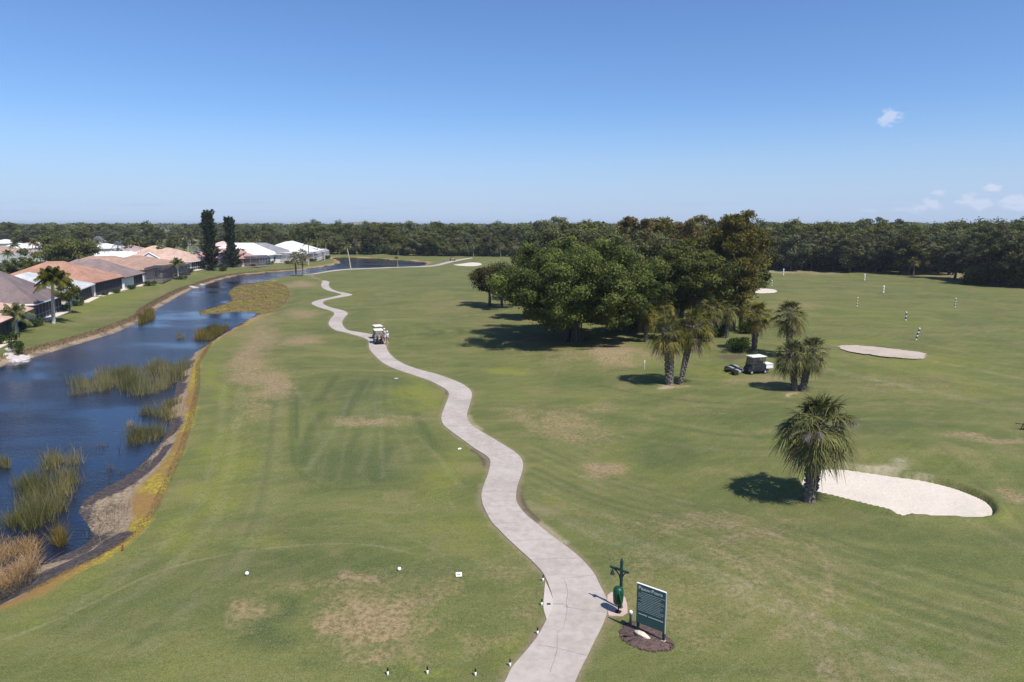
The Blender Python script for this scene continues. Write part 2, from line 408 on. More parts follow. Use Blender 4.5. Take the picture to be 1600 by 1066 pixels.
bk1 = wpoly(BK1, BZ); bk2 = rough(wpoly(BK2), .14, 1); bk3 = rough(wpoly(BK3), .12, 2); bk4 = wpoly(BK4)

NEAR_EDGE_PX = [(440,486),(425,492),(398,501),(375,513),(358,522),(342,531),(330,539),(318,556),(311,575),(309,600),(306,640),(300,664),(292,690),(284,713),(272,742),(262,765),(250,793),(240,814),(225,833),(210,848),(190,860),(169,875),(140,888),(113,903),(75,923),(42,938),(0,954),(-80,992),(-330,1200)]
NEAR_EDGE = np.array([at(x, y, 0.) for x, y in spline(NEAR_EDGE_PX, 3)])
SHORE_NEAR = np.array([at(x, y, WL) for x, y in LAKE_PX[LAKE_PX.index((400,491)):LAKE_PX.index((-330,1150))+1]])
BANK = np.concatenate([SHORE_NEAR, NEAR_EDGE[::-1]])
def seg_dist(P, A, B):
    d = B-A; L = max(1e-9, float(d@d))
    t = np.clip(((P-A)@d)/L, 0, 1)
    return np.hypot(*(P-(A+t[:, None]*d)).T)
def sdist(P, poly):
    """signed distance, positive outside"""
    D = np.full(len(P), 1e9); ins = np.zeros(len(P), bool); n = len(poly)
    lo = poly.min(0)-12; hi = poly.max(0)+12
    near = np.all((P > lo) & (P < hi), axis=1); Q = P[near]
    if len(Q) == 0: return D
    dq = np.full(len(Q), 1e9); iq = np.zeros(len(Q), bool)
    for i in range(n):
        A, B = poly[i], poly[(i+1) % n]
        dq = np.minimum(dq, seg_dist(Q, A, B))
        if A[1] != B[1]:
            c = ((A[1] > Q[:, 1]) != (B[1] > Q[:, 1])) & (Q[:, 0] < (B[0]-A[0])*(Q[:, 1]-A[1])/(B[1]-A[1])+A[0])
            iq ^= c
    D[near] = np.where(iq, -dq, dq)
    return D
def pl_dist(P, pts):
    D = np.full(len(P), 1e9)
    for i in range(len(pts)-1): D = np.minimum(D, seg_dist(P, np.array(pts[i]), np.array(pts[i+1])))
    return D
def sm(x, a, b):
    t = np.clip((x-a)/(b-a), 0, 1); return t*t*(3-2*t)

# gentle mounds: px, py, radius x, radius y (m), height, flat top
MOUNDS = [(965,556,7,4,.75),(590,640,8.5,13,.42),(505,940,7,6,.32),(1330,665,13,7,.45),(800,407,16,10,1.6),(745,408,10,8,.9),(1110,545,9,5,.4),(1000,760,10,6,-.3),(960,690,8,6,-.35),(1420,717,9,2.6,.45),(1180,560,6,4,.25),(430,560,6,12,.3),(700,520,12,9,.25),(1050,860,10,6,.35),(660,455,20,14,.5)]
MW = [(*at(a, b), c, d, e) for a, b, c, d, e in MOUNDS]
def terrain(P, parts=False):
    P = np.atleast_2d(np.asarray(P, float))
    dl = sdist(P, LAKE); dm = sdist(P, MARSH); dp = sdist(P, path_poly)
    h = np.zeros(len(P))
    for x, y, a, b, e in MW:
        q = ((P[:, 0]-x)/a)**2+((P[:, 1]-y)/b)**2
        h += e*np.exp(-q**1.4)
    h += .10*np.sin(P[:, 0]*.21+1)*np.sin(P[:, 1]*.17)+.07*np.sin(P[:, 0]*.43+P[:, 1]*.31)
    far = 1-sm(P[:, 1], 240, 380)*(1-sm(P[:, 0], -20, 40)*0)
    h *= sm(dp, .4, 5.)*sm(dl, 2, 9)*far
    h += .9*sm(dl, 4, 22)*sm(-P[:, 0], 50, 68)*sm(P[:, 1], 20, 60)                  # house lots stand a little higher
    d1 = sdist(P, bk1)
    k = 1-sm(d1, 0, 4.5); h = h*(1-k)
    h = np.where(d1 < .9, np.interp(d1, [-1., -.25, 0., .16, .45, .9], [-.6, -.42, BZ, .10, .13, .0])*1.0, h)
    # lake bank
    db = sdist(P, BANK); inb = (db < 0) & (dl > 0)
    if inb.any():
        dg = pl_dist(P[inb], NEAR_EDGE); ds = pl_dist(P[inb], SHORE_NEAR); dl = dl.copy(); dl[inb] = 2.6*ds/(ds+dg+1e-6)
    nearland = (dl > 0) & ~inb & (db < 4) & (P[:, 1] < 135)
    dl = np.where(nearland, np.maximum(dl, 2.6+db.clip(0)), dl)
    bank = WL + (0-WL)*sm(dl, 0, 2.6)
    h = np.where(dl < 0, WL-np.minimum(1.3, -dl*.30), np.where(dl < 2.6, np.minimum(h, 0)*sm(dl, 0, 2.6)+bank, h))
    h = np.where(dm < 0, WL+.07+.06*np.sin(P[:, 0]*1.3)*np.sin(P[:, 1]*.7)+.0, h)
    h = np.where((dm >= 0) & (dm < 3) & (dl > 0), np.minimum(h, WL+.07+(.43)*sm(dm, 0, 3)), h)
    if parts: return h, dl, dm, dp, d1
    return h
def gz(x, y): return float(terrain([(x, y)])[0])
def G(px, py):
    z = 0.
    for _ in range(5):
        x, y = at(px, py, z); z = gz(x, y)
    return Vector((x, y, z))

# ------------------------------------------------------------ ground sheet
ys = [H/( -ST*0 + (ST+((py-533)/F)*CT)/(CT-((py-533)/F)*ST)) for py in np.arange(1110, 353.5, -2.2)]
ys = [-60, -40, -25, -12, -4, 2, 7, 11, 14, 16.5] + [y for y in ys if y > 18]
ys = np.array(sorted(set(ys + [2300, 3200, 5000, 8000])))
us = np.linspace(-.93, .93, 860); us = np.concatenate([[-4, -2.5, -1.8, -1.4, -1.2, -1.05], us, [1.05, 1.2, 1.4, 1.8, 2.5, 4]])
U, Yg = np.meshgrid(us, ys); Xg = U*(np.abs(Yg)+22)
P = np.stack([Xg.ravel(), Yg.ravel()], 1)
h, dl, dm, dp, d1 = terrain(P, True)
# to photo columns/rows, for laying out the coloured patches of turf where they lie
den = np.maximum(P[:, 1]*CT+(H)*ST, .5)
PXc = 800+F*P[:, 0]/den; PYc = 533+F*((H)*CT-P[:, 1]*ST)/den
behind = P[:, 1] < 10
def vnoise(x, y, seed):
    r_ = np.random.default_rng(seed).random((256, 256)); xi = np.floor(x).astype(int); yi = np.floor(y).astype(int); fx = x-xi; fy = y-yi
    fx = fx*fx*(3-2*fx); fy = fy*fy*(3-2*fy); a = r_[xi % 256, yi % 256]; b = r_[(xi+1) % 256, yi % 256]; c = r_[xi % 256, (yi+1) % 256]; d = r_[(xi+1) % 256, (yi+1) % 256]
    return (a*(1-fx)+b*fx)*(1-fy)+(c*(1-fx)+d*fx)*fy-.5
wx = sum(vnoise(P[:, 0]/s_, P[:, 1]/s_, 10+i)*a_ for i, (s_, a_) in enumerate(((6, 3.2), (2.4, 1.8), (1., .9))))
wy = sum(vnoise(P[:, 0]/s_, P[:, 1]/s_, 20+i)*a_ for i, (s_, a_) in enumerate(((6, 3.2), (2.4, 1.8), (1., .9))))
den2 = np.maximum((P[:, 1]+wy)*CT+H*ST, .5)
PXw = 800+F*(P[:, 0]+wx)/den2; PYw = 533+F*(H*CT-(P[:, 1]+wy)*ST)/den2
A = {k: np.zeros(len(P)) for k in ('dry', 'lush', 'yel', 'dirt', 'pale')}
def blob(kind, px, py, rx, ry, s, rot=0., p=1.):
    c_, s_ = math.cos(R(rot)), math.sin(R(rot))
    dx, dy = PXw-px, PYw-py
    q = ((dx*c_+dy*s_)/rx)**2+((-dx*s_+dy*c_)/ry)**2
    g = s*np.exp(-q**p); g[behind] = 0
    A[kind] = np.where(s > 0, np.maximum(A[kind], g), A[kind]) if p > 1 or True else A[kind]
def stroke(kind, pts, w, s, n=6):
    global A
    pts = [at(x, y) for x, y in spline(pts, n)]
    lo = np.min(pts, 0)-4*w; hi = np.max(pts, 0)+4*w
    near = np.all((P > lo) & (P < hi), axis=1)
    g = s*np.exp(-(pl_dist(P[near], pts)/w)**2)
    A[kind][near] = np.maximum(A[kind][near], g)
for b in [ # dry, tan turf
    ('dry',400,560,38,75,.85,8),('dry',415,600,45,28,.9),('dry',388,640,30,30,.55),('dry',470,533,36,11,1.),('dry',465,445,34,5,.95),('dry',465,492,32,11,.75),
    ('dry',555,960,130,58,.72,-10),('dry',500,920,120,28,.45,-8),('dry',575,1020,80,26,.6,-8),('lush',370,1010,60,34,.9),('lush',470,1040,60,16,.5),('dry',540,965,80,32,.85,-12),('dry',480,975,38,22,.80),('dry',565,985,40,18,.85),('dry',340,985,40,22,.7,-15),('dry',545,908,42,18,.8),('dry',610,1000,70,34,.45,-20),('dry',655,960,18,30,.55),
    ('dry',575,664,60,13,.75),('dry',960,556,52,20,1.1,6),('dry',830,535,70,30,.42),('dry',880,560,60,18,.5),('dry',690,440,80,18,.12),('dry',760,500,50,14,.35),('dry',700,480,80,18,.38),
    ('dry',880,660,80,26,.55,10),('dry',950,715,28,10,.85,10),('dry',930,640,60,14,.45),('dry',1090,645,40,10,.35),('dry',960,800,110,20,.35,10),('dry',1130,840,130,45,.50,15),('dry',1060,930,110,60,.42,10),('dry',1200,900,150,60,.35,10),('dry',930,985,18,60,.3),
    ('dry',1200,595,50,10,.6),('dry',1150,595,30,10,.5),('dry',1390,600,150,20,.35),('dry',1540,690,40,10,.75),('dry',1580,770,30,14,.7),('dry',1350,560,60,14,.25),('dry',1250,570,60,10,.3),
    ('dry',1240,477,50,8,.55),('dry',1540,515,40,8,.45),('dry',1420,520,80,12,.3),('dry',1300,455,120,6,.3),('dry',1500,430,90,5,.8),('dry',1250,424,70,4,.9),('dry',600,560,18,8,.3),
    ('dry',600,500,20,25,.25),('dry',560,460,120,20,.15),('dry',760,900,90,26,.35),('dry',770,1010,70,40,.35),('dry',820,960,30,40,.35),('dry',860,470,30,12,.4),('dry',840,500,36,8,.5),('dry',990,500,90,14,.5),
    ('dry',1048,606,14,4,1.3),('dry',1248,614,12,4,1.3),('dry',1050,560,50,10,.5),
    ('dry',150,500,60,8,.35,-15),('dry',250,455,40,6,.4,-15),
    # lush
    ('lush',560,610,80,26,.7),('lush',520,660,40,50,.5),('lush',540,730,90,34,.85),('lush',600,700,60,40,.4),('lush',900,590,110,20,.45),('lush',960,655,70,12,.55,8),('lush',1030,700,80,22,.7,14),
    ('lush',1150,655,110,20,.55),('lush',1180,700,90,20,.4),('lush',480,870,130,24,.35),('lush',400,975,22,28,.9),('lush',390,1010,40,30,.8),('lush',330,1010,70,40,.4),('lush',700,850,80,50,.35),('lush',830,905,30,12,.3),
    ('lush',700,445,60,8,.5),('lush',660,430,40,6,.55),('lush',400,545,12,30,.25),('lush',470,575,50,14,.5),('lush',500,515,40,10,.55),('lush',1420,680,110,26,.6),('lush',1540,840,120,30,.6),('lush',1400,840,140,16,.5,6),
    ('lush',1440,465,120,8,.4),('lush',1340,450,90,8,.3),('lush',1380,500,80,10,.35),('lush',830,512,80,6,.5),('lush',620,515,40,12,.4),('lush',760,575,60,14,.4),('lush',690,522,50,9,.4),
    ('lush',1570,880,60,80,.4),('lush',650,905,30,12,.6),('lush',1100,620,70,8,.5),
    ('lush',668,522,12,6,1.3),('lush',712,522,12,6,1.2),('lush',648,523,8,4,.9),
    # bright yellow-green rough
    ('yel',340,740,40,140,.5,24),('yel',300,830,60,60,.45,35),('yel',380,500,26,40,.4,30),('yel',650,620,30,40,.5),('yel',690,740,50,60,.4),('yel',700,850,60,60,.3),('yel',340,600,22,50,.5),('yel',1270,695,70,14,.35),('yel',1440,570,150,30,.4),('yel',1250,560,80,20,.4),('yel',1130,580,60,14,.45),
    ('yel',150,900,120,30,.35,-28),('yel',180,470,120,14,.4,-18),('yel',1300,535,100,8,.4),('yel',1350,490,180,30,.25),('yel',800,1030,40,40,.35),('yel',640,1045,60,16,.35),
    ('yel',800,583,24,7,.9),('yel',1500,600,90,24,.35),('yel',870,460,60,20,.2),('yel',430,830,60,20,.35),('yel',380,650,60,60,.2),
    # bare / sandy
    ('pale',1350,722,46,8,1.15,4),('pale',1420,733,40,4,.7,6),('pale',960,556,40,12,.35),('pale',1225,424,60,2.5,.7),('pale',1290,428,40,2,.6),('pale',1245,615,9,3,1.),('pale',1048,607,10,2.6,1.),('pale',1265,789,14,5,.8),
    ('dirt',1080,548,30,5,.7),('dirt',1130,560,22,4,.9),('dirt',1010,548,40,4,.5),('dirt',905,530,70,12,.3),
    ]: blob(*b)
for s_ in [
    ('dirt',[(743,703),(753,710),(760,719),(763,729)],.34,1.5),('dirt',[(808,762),(808,778),(816,795),(834,814)],.34,1.5),('pale',[(838,815),(862,834),(880,848)],.35,.9),('dirt',[(848,892),(853,903)],.12,1.),
    ('dirt',[(854,975),(842,990),(830,1006)],.16,1.2),('pale',[(730,650),(733,660),(748,671)],.45,.9),('dirt',[(700,608),(700,617)],.3,1.),('dirt',[(753,788),(758,800)],.12,.9),
    ('pale',[(0,1002),(110,960),(230,905),(330,877),(440,860),(560,858),(650,876)],.16,.42),('pale',[(458,590),(520,580),(600,580),(650,582)],.3,.4),
    ('lush',[(458,590),(457,700),(470,740),(520,765),(600,760)],.35,.65),('lush',[(600,590),(640,640),(660,680),(700,720)],.5,.6),('lush',[(585,600),(610,650),(628,700)],.35,.5),
    ('lush',[(1120,640),(1180,664),(1300,670),(1480,700),(1600,760)],.5,.35),('pale',[(1130,650),(1160,625),(1250,612),(1400,640),(1500,660)],.5,.25),
    ('lush',[(850,700),(1000,735),(1200,790),(1400,860),(1600,900)],.9,.35),('pale',[(860,760),(1000,770),(1180,800),(1330,850)],.8,.22),
    ('pale',[(860,600),(880,560),(900,545)],.3,.25),('pale',[(800,590),(860,560),(940,548)],.3,.25),('pale',[(960,600),(950,620),(900,640)],.3,.25),
    ('lush',[(560,470),(680,462),(800,450)],1.2,.35),('lush',[(640,545),(800,500),(850,480)],.5,.3),
    ('lush',[(850,520),(800,519),(740,516),(640,518),(600,519)],.3,.45),
    ('pale',[(480,700),(540,640),(560,605)],.6,.22),('lush',[(500,680),(545,630),(565,600)],.6,.55),('lush',[(590,740),(600,700),(608,660)],.6,.45),
    ('dry',[(1100,860),(1200,930),(1280,1000),(1300,1066)],.6,.45),('dry',[(1260,860),(1290,900),(1280,960),(1200,1000)],.5,.45),('pale',[(1080,900),(1160,960),(1230,1040)],.3,.18),('pale',[(1290,870),(1320,920),(1310,980)],.25,.2),
    ('lush',[(900,880),(1000,850),(1080,870),(1150,930)],.3,.3),
    ('lush',[(0,1010),(120,960),(200,925),(260,890)],.25,.4),
    ('pale',[(1240,424),(1200,423),(1150,424)],1.2,.6),('pale',[(1515,438),(1560,443),(1600,447),(1680,455)],.8,.55),('pale',[(1490,431),(1515,434),(1530,438)],1.6,.5),
    ('lush',[(478,560),(500,590),(470,620)],.4,.2),('pale',[(380,690),(400,780),(440,860)],.3,.15)]:
    stroke(*s_)
def family(A_, B_, n, w, s, kinds=('lush', 'pale'), seed=1):
    r_ = random.Random(seed)
    A_ = np.array(A_, float); B_ = np.array(B_, float)
    for i in range(n):
        f = (i+.5+r_.uniform(-.3, .3))/n; pts = A_*(1-f)+B_*f+np.array([[r_.uniform(-5, 5), r_.uniform(-3, 3)] for _ in A_])
        k = kinds[i % len(kinds)]; stroke(k, [tuple(p) for p in pts], w*r_.uniform(.5, 1.4), s*r_.uniform(.5, 1.3)*(.6 if k == 'pale' else 1), 4)
family([(830,690),(950,735),(1100,780),(1300,850),(1620,930)],[(830,800),(950,850),(1100,910),(1300,1010),(1500,1090)],18,.42,.5,seed=1)
family([(330,600),(320,700),(280,800),(200,880),(60,960)],[(450,600),(440,700),(430,800),(380,900),(240,1030)],10,.8,.4,('lush','pale'),seed=2)
family([(540,440),(680,450),(820,440)],[(560,560),(700,540),(830,520)],11,.9,.5,seed=3)
family([(1080,860),(1200,930),(1300,1066)],[(1330,860),(1400,950),(1420,1066)],9,.5,.42,('pale','lush','dry'),seed=4)
family([(1200,440),(1400,450),(1620,470)],[(1200,560),(1400,600),(1620,650)],14,1.0,.5,seed=5)
family([(470,760),(500,680),(560,600)],[(650,740),(630,660),(610,595)],10,.45,.42,seed=6)
family([(470,740),(470,680),(460,610)],[(640,600),(560,590),(480,595)],6,.45,.38,seed=7)
family([(860,560),(1000,600),(1180,620),(1400,610)],[(840,680),(1000,690),(1180,720),(1350,700)],13,.5,.5,seed=8)
family([(640,760),(700,800),(780,900)],[(300,900),(420,850),(600,850)],9,.3,.4,seed=9)
family([(1480,700),(1560,760),(1620,840)],[(1380,860),(1500,880),(1620,900)],6,.5,.5,seed=10)
blob('pale',590,640,40,26,.32,0); blob('pale',520,690,30,20,.28,0); blob('pale',600,720,40,18,.25)
def area(kind, px, s, soft=.5):
    poly = np.array([at(x, y) for x, y in spline(px+[px[0]], 4)[:-1]])
    g = s*(1-sm(sdist(np.column_stack([P[:, 0]+wx*.12, P[:, 1]+wy*.12]), poly), -soft, soft)); A[kind] = np.maximum(A[kind], g)
area('lush', [(458,590),(520,582),(620,583),(645,610),(668,660),(700,715),(690,745),(640,762),(530,768),(475,745),(457,700),(455,640)], .42, .5)
area('lush', [(240,905),(330,878),(440,862),(560,860),(650,878),(690,920),(680,970),(560,930),(430,930),(300,965),(150,1010),(100,985)], .42, .4)
for s_ in [('lush',[(526,590),(512,612),(500,630)],.7,.8),('lush',[(570,601),(555,625),(534,658)],.9,.95),('lush',[(606,705),(597,730),(589,752)],.7,.95),('lush',[(548,702),(535,722),(520,745)],.6,.8),
    ('lush',[(463,621),(464,689)],.25,.9),('lush',[(505,650),(480,690),(476,730)],.7,.8),('lush',[(630,610),(650,650),(680,700)],.6,.8),('lush',[(560,680),(550,700),(538,725)],.5,.7),
    ('pale',[(480,735),(520,680),(555,610)],.5,.34),('pale',[(560,740),(578,690),(590,610)],.5,.30),('pale',[(610,600),(612,650),(640,720)],.45,.28),('pale',[(500,600),(480,640),(470,700)],.4,.3),
    ('pale',[(648,680),(690,720),(720,760)],.35,.3),('pale',[(668,790),(690,780),(700,800)],.12,.35),('pale',[(675,800),(680,782),(700,780),(712,800)],.12,.35),('pale',[(640,800),(660,785)],.12,.3),('pale',[(540,790),(600,805),(650,800)],.2,.3)]: stroke(*s_)
stroke('dirt', [(-20,935),(40,905),(90,882),(140,862),(185,835)], .75, 1.1); stroke('dirt', [(140,770),(190,752),(235,722),(262,690)], .45, .9)
shore = np.where(dm < 0, 0.05, np.clip(dl, -2, 6))
nearbank = sm(P[:, 0]-(-32-.30*(P[:, 1]-30)), -5, 3)      # 1 on the golf side of the lake
marsh = (1-sm(dm, -.6, .3))
pathd = np.clip(dp, 0, 3)
idx = np.arange(len(P)).reshape(U.shape)
quads = np.stack([idx[:-1, :-1], idx[:-1, 1:], idx[1:, 1:], idx[1:, :-1]], -1).reshape(-1, 4)

def ground_mat():
    m = bpy.data.materials.new('turf_ground'); m.use_nodes = True
    T = NT(m.node_tree); b = T.n['Principled BSDF']
    tc = T.new('ShaderNodeTexCoord').outputs['Object']
    n0 = T.noise(tc, .035, 4, .6); n1 = T.noise(tc, .16, 4, .6); n2 = T.noise(tc, .8, 4, .65); n3 = T.noise(tc, 4.5, 3, .7); n4 = T.noise(tc, 22, 2, .6)
    cc = T.mix(T.ramp(n1, .36, .66), (.086, .110, .029), (.128, .142, .040))
    cc = T.mix(T.m('MULTIPLY', T.ramp(n0, .4, .64), .5), cc, (.142, .142, .048))
    # broad mowing swirls
    for rot, scv, w_ in ((.3, (.055, .42, 1), .55), (1.15, (.04, .33, 1), .45), (-.5, (.035, .5, 1), .4)):
        s_ = T.noise(T.rotm(tc, rot, scv), 1.0, 4, .6, .6)
        cc = T.mix(T.m('MULTIPLY', T.ramp(s_, .52, .68), w_), cc, (.072, .096, .032))
        cc = T.mix(T.m('MULTIPLY', T.ramp(s_, .46, .34), w_*.6), cc, (.178, .172, .064))
    wv = T.new('ShaderNodeTexWave'); T.put(wv.inputs[0], T.rotm(tc, .9, (1, 1, 1))); wv.inputs['Scale'].default_value = .22
    wv.inputs['Distortion'].default_value = 14; wv.inputs['Detail'].default_value = 3; wv.inputs['Detail Scale'].default_value = .25
    cc = T.mix(T.m('MULTIPLY', T.ramp(wv.outputs['Fac'], .70, .98), .22), cc, (.165, .172, .068))
    na = T.noise(tc, .22, 5, .68); nb_ = T.noise(T.vm('ADD', tc, (31., 17., 0)), .11, 5, .7)
    cc = T.mix(T.m('MULTIPLY', T.ramp(na, .50, .66), .50), cc, (.205, .170, .080))
    cc = T.mix(T.m('MULTIPLY', T.ramp(nb_, .50, .64), .45), cc, (.062, .088, .024))
    cc = T.mix(T.m('MULTIPLY', T.ramp(nb_, .46, .34), .35), cc, (.150, .165, .028))
    def thr(name, lo, hi, k=.75):
        a = T.attr(name)
        v = T.m('ADD', a, T.m('MULTIPLY', T.m('SUBTRACT', n2, .5), k))
        v = T.m('ADD', v, T.m('MULTIPLY', T.m('SUBTRACT', n3, .5), k*.8))
        v = T.m('MULTIPLY', T.ramp(v, lo, hi), T.ramp(a, .0, .12))
        return v
    cc = T.mix(T.m('MULTIPLY', thr('lush', .14, .92), .78), cc, (.046, .074, .026))
    cc = T.mix(T.m('MULTIPLY', thr('yel', .05, .7), .85), cc, (.168, .184, .028))
    cc = T.mix(T.m('MULTIPLY', thr('dry', .12, .9, .9), .92), cc, T.mix(T.ramp(n3, .35, .65), (.195, .133, .072), (.315, .232, .136)))
    cc = T.mix(T.m('MULTIPLY', thr('pale', .1, 1.1, .5), .85), cc, (.38, .33, .225))
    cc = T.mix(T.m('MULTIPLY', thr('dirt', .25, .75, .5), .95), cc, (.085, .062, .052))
    # worn soil right beside the path
    pd = T.attr('pathd')
    wear = T.m('MULTIPLY', T.ramp(T.m('ADD', pd, T.m('MULTIPLY', T.m('SUBTRACT', n2, .5), .9)), .04, .40, 1., 0.), .60)
    cc = T.mix(wear, cc, (.24, .185, .125))
    # fine blade-scale mottling and small thin spots
    cc = T.mix(T.m('MULTIPLY', T.ramp(n4, .46, .66), .60), cc, T.mix(.5, cc, (.30, .255, .12)))
    cc = T.mix(T.m('MULTIPLY', T.ramp(n4, .50, .32), .70), cc, T.mix(.55, cc, (.03, .05, .012)))
    cc = T.mix(T.m('MULTIPLY', T.ramp(n3, .50, .32), .50), cc, T.mix(.5, cc, (.045, .065, .02)))
    n5 = T.noise(tc, 10, 4, .8)
    cc = T.mix(T.m('MULTIPLY', T.ramp(n5, .52, .66), .38), cc, T.mix(.5, cc, (.29, .25, .12)))
    cc = T.mix(T.m('MULTIPLY', T.ramp(n5, .48, .34), .55), cc, T.mix(.5, cc, (.028, .042, .012)))
    # shore: mud, silt, then orange/yellow weeds on the golf side, brown grass on the house side
    sh = T.attr('shore'); sn = T.m('ADD', sh, T.m('ADD', T.m('MULTIPLY', T.m('SUBTRACT', n2, .5), 1.1), T.m('MULTIPLY', T.m('SUBTRACT', n3, .5), .9)))
    sn = T.m('ADD', sn, T.m('MULTIPLY', T.m('SUBTRACT', T.noise(tc, .35, 3), .5), 1.3))
    nb = T.attr('nearbank')
    weeds = T.mix(T.ramp(n1, .46, .58), (.27, .15, .045), (.36, .29, .022))
    weeds = T.mix(T.ramp(n3, .4, .62), weeds, (.20, .13, .05))
    weeds = T.mix(nb, (.20, .135, .075), weeds)
    cc = T.mix(T.m('MULTIPLY', T.ramp(sn, 2.2, 2.9, 1., 0.), .92), cc, weeds)
    silt = T.mix(T.ramp(n3, .35, .65), (.19, .145, .095), (.33, .255, .170))
    cc = T.mix(T.ramp(sn, 1.35, 1.75, 1., 0.), cc, silt)
    mud = T.mix(T.ramp(n3, .35, .7), (.040, .034, .036), (.105, .088, .080))
    wet = T.ramp(T.m('SUBTRACT', sn, T.m('MULTIPLY', T.ramp(n1, .45, .62), 1.1)), -.1, .55, 1., 0.)
    wet = T.m('MAXIMUM', wet, T.m('MULTIPLY', T.ramp(T.m('ADD', T.attr('dirt'), T.m('MULTIPLY', T.m('SUBTRACT', n2, .5), .8)), .3, .6), T.ramp(sn, 2.0, 2.6, 1., 0.)))
    cc = T.mix(T.m('MULTIPLY', wet, T.ramp(nb, 0, 1, .6, 1.)), cc, mud)
    mg = T.mix(T.ramp(n1, .42, .6), (.17, .115, .06), (.16, .155, .035))
    mg = T.mix(T.ramp(n2, .5, .64), mg, (.26, .20, .05))
    cc = T.mix(T.attr('marsh'), cc, mg)
    T.put(b.inputs['Base Color'], cc)
    b.inputs['Roughness'].default_value = .93; b.inputs['Specular IOR Level'].default_value = .12
    bp = T.new('ShaderNodeBump'); bp.inputs['Strength'].default_value = .45; bp.inputs['Distance'].default_value = .06
    T.put(bp.inputs['Height'], T.m('ADD', T.m('MULTIPLY', n4, .6), n3)); T.l.new(bp.outputs[0], b.inputs['Normal'])
    return m
M['ground'] = ground_mat()
g_ob = np_mesh('ground', np.column_stack([P, h]), quads, M['ground'], smooth=True,
               tint=dict(**{k: np.clip(v, 0, 1.5) for k, v in A.items()}, shore=shore, nearbank=nearbank, marsh=marsh, pathd=pathd))
tag(g_ob, kind='structure')

# ------------------------------------------------------------ lake water
def water_mat():
    m = bpy.data.materials.new('lake_water'); m.use_nodes = True
    T = NT(m.node_tree); b = T.n['Principled BSDF']
    tc = T.new('ShaderNodeTexCoord').outputs['Object']
    T.put(b.inputs['Base Color'], T.mix(T.ramp(T.noise(tc, .05, 3), .4, .6), (.006, .010, .022), (.009, .015, .032)))
    b.inputs['Roughness'].default_value = .12; b.inputs['IOR'].default_value = 1.42; b.inputs['Specular IOR Level'].default_value = .75
    n = T.m('ADD', T.m('MULTIPLY', T.noise(T.rotm(tc, .5, (1, 2.6, 1)), 1.6, 4, .6, .5), .8), T.m('MULTIPLY', T.noise(tc, 8, 3), .25))
    patch = T.ramp(T.noise(T.rotm(tc, .5, (.6, 1.4, 1)), .07, 3, .5), .40, .60, .15, 1.)
    bp = T.new('ShaderNodeBump'); T.put(bp.inputs['Strength'], T.m('MULTIPLY', patch, .8)); bp.inputs['Distance'].default_value = .12
    T.put(bp.inputs['Height'], n); T.l.new(bp.outputs[0], b.inputs['Normal'])
    return m
lo = LAKE.min(0)-2; hi = LAKE.max(0)+2
wmb = MB().add([(lo[0], lo[1], WL), (hi[0], lo[1], WL), (hi[0], hi[1], WL), (lo[0], hi[1], WL)], [(0, 1, 2, 3)])
# the sheet lies under the turf everywhere except in the lake bed
tag(wmb.build('lake_water', water_mat(), fixn=False), kind='structure')

# ------------------------------------------------------------ cart path, bunkers, cracks
def path_mesh():
    me_v = [Vector((x, y, 0)) for x, y in path_poly]
    bm = bmesh.new(); vs = [bm.verts.new((v.x, v.y, ZP)) for v in me_v]
    tri = geometry.tessellate_polygon([me_v])
    for t in tri:
        try: bm.faces.new([vs[i] for i in t])
        except ValueError: pass
    bmesh.ops.recalc_face_normals(bm, faces=bm.faces)
    for f in bm.faces:
        if f.normal.z < 0: f.normal_flip()
    n = len(vs); low = [bm.verts.new((v.x, v.y, -.12)) for v in me_v]
    for i in range(n):
        j = (i+1) % n
        try: bm.faces.new((vs[i], vs[j], low[j], low[i]))
        except ValueError: pass
    me = bpy.data.meshes.new('cart_path'); bm.to_mesh(me); bm.free()
    me.materials.append(M['concrete'])
    o = bpy.data.objects.new('cart_path', me); col.objects.link(o)
    a = me.attributes.new('edge', 'FLOAT', 'POINT'); a.data.foreach_set('value', np.full(len(me.vertices), 1., dtype=np.float32))
    return tag(o, kind='structure')
path_ob = path_mesh()
def strip(mb, px, w, z):
    p = [Vector((*at(x, y, z), z)) for x, y in px]
    vs = []
    for i, q in enumerate(p):
        d = (p[min(i+1, len(p)-1)]-p[max(i-1, 0)]).normalized(); nrm = Vector((-d.y, d.x, 0))*w/2*(.7+.6*random.random())
        vs += [q+nrm, q-nrm]
    mb.add(vs, [(2*i, 2*i+1, 2*i+3, 2*i+2) for i in range(len(p)-1)])
def jit(px, n=5, a=1.):
    s = spline(px, n); return [(x+random.uniform(-a, a)*.6, y+random.uniform(-a, a)*.4) for x, y in s]
mb = MB()
for px in ([(864.7,944),(879.7,943.7),(889.7,950)],[(882,905),(887,925),(884.7,942),(886,952),(879.7,980),(871,990),(869.7,1017),(859.7,1050)],[(877,904),(900,902),(928,898)],[(838.5,1007),(872,1013),(900,1020),(917,1024)],[(880,948),(910,952),(947,957)],[(866,944),(880,944)]):
    strip(mb, jit(px), .02, ZP+.004)
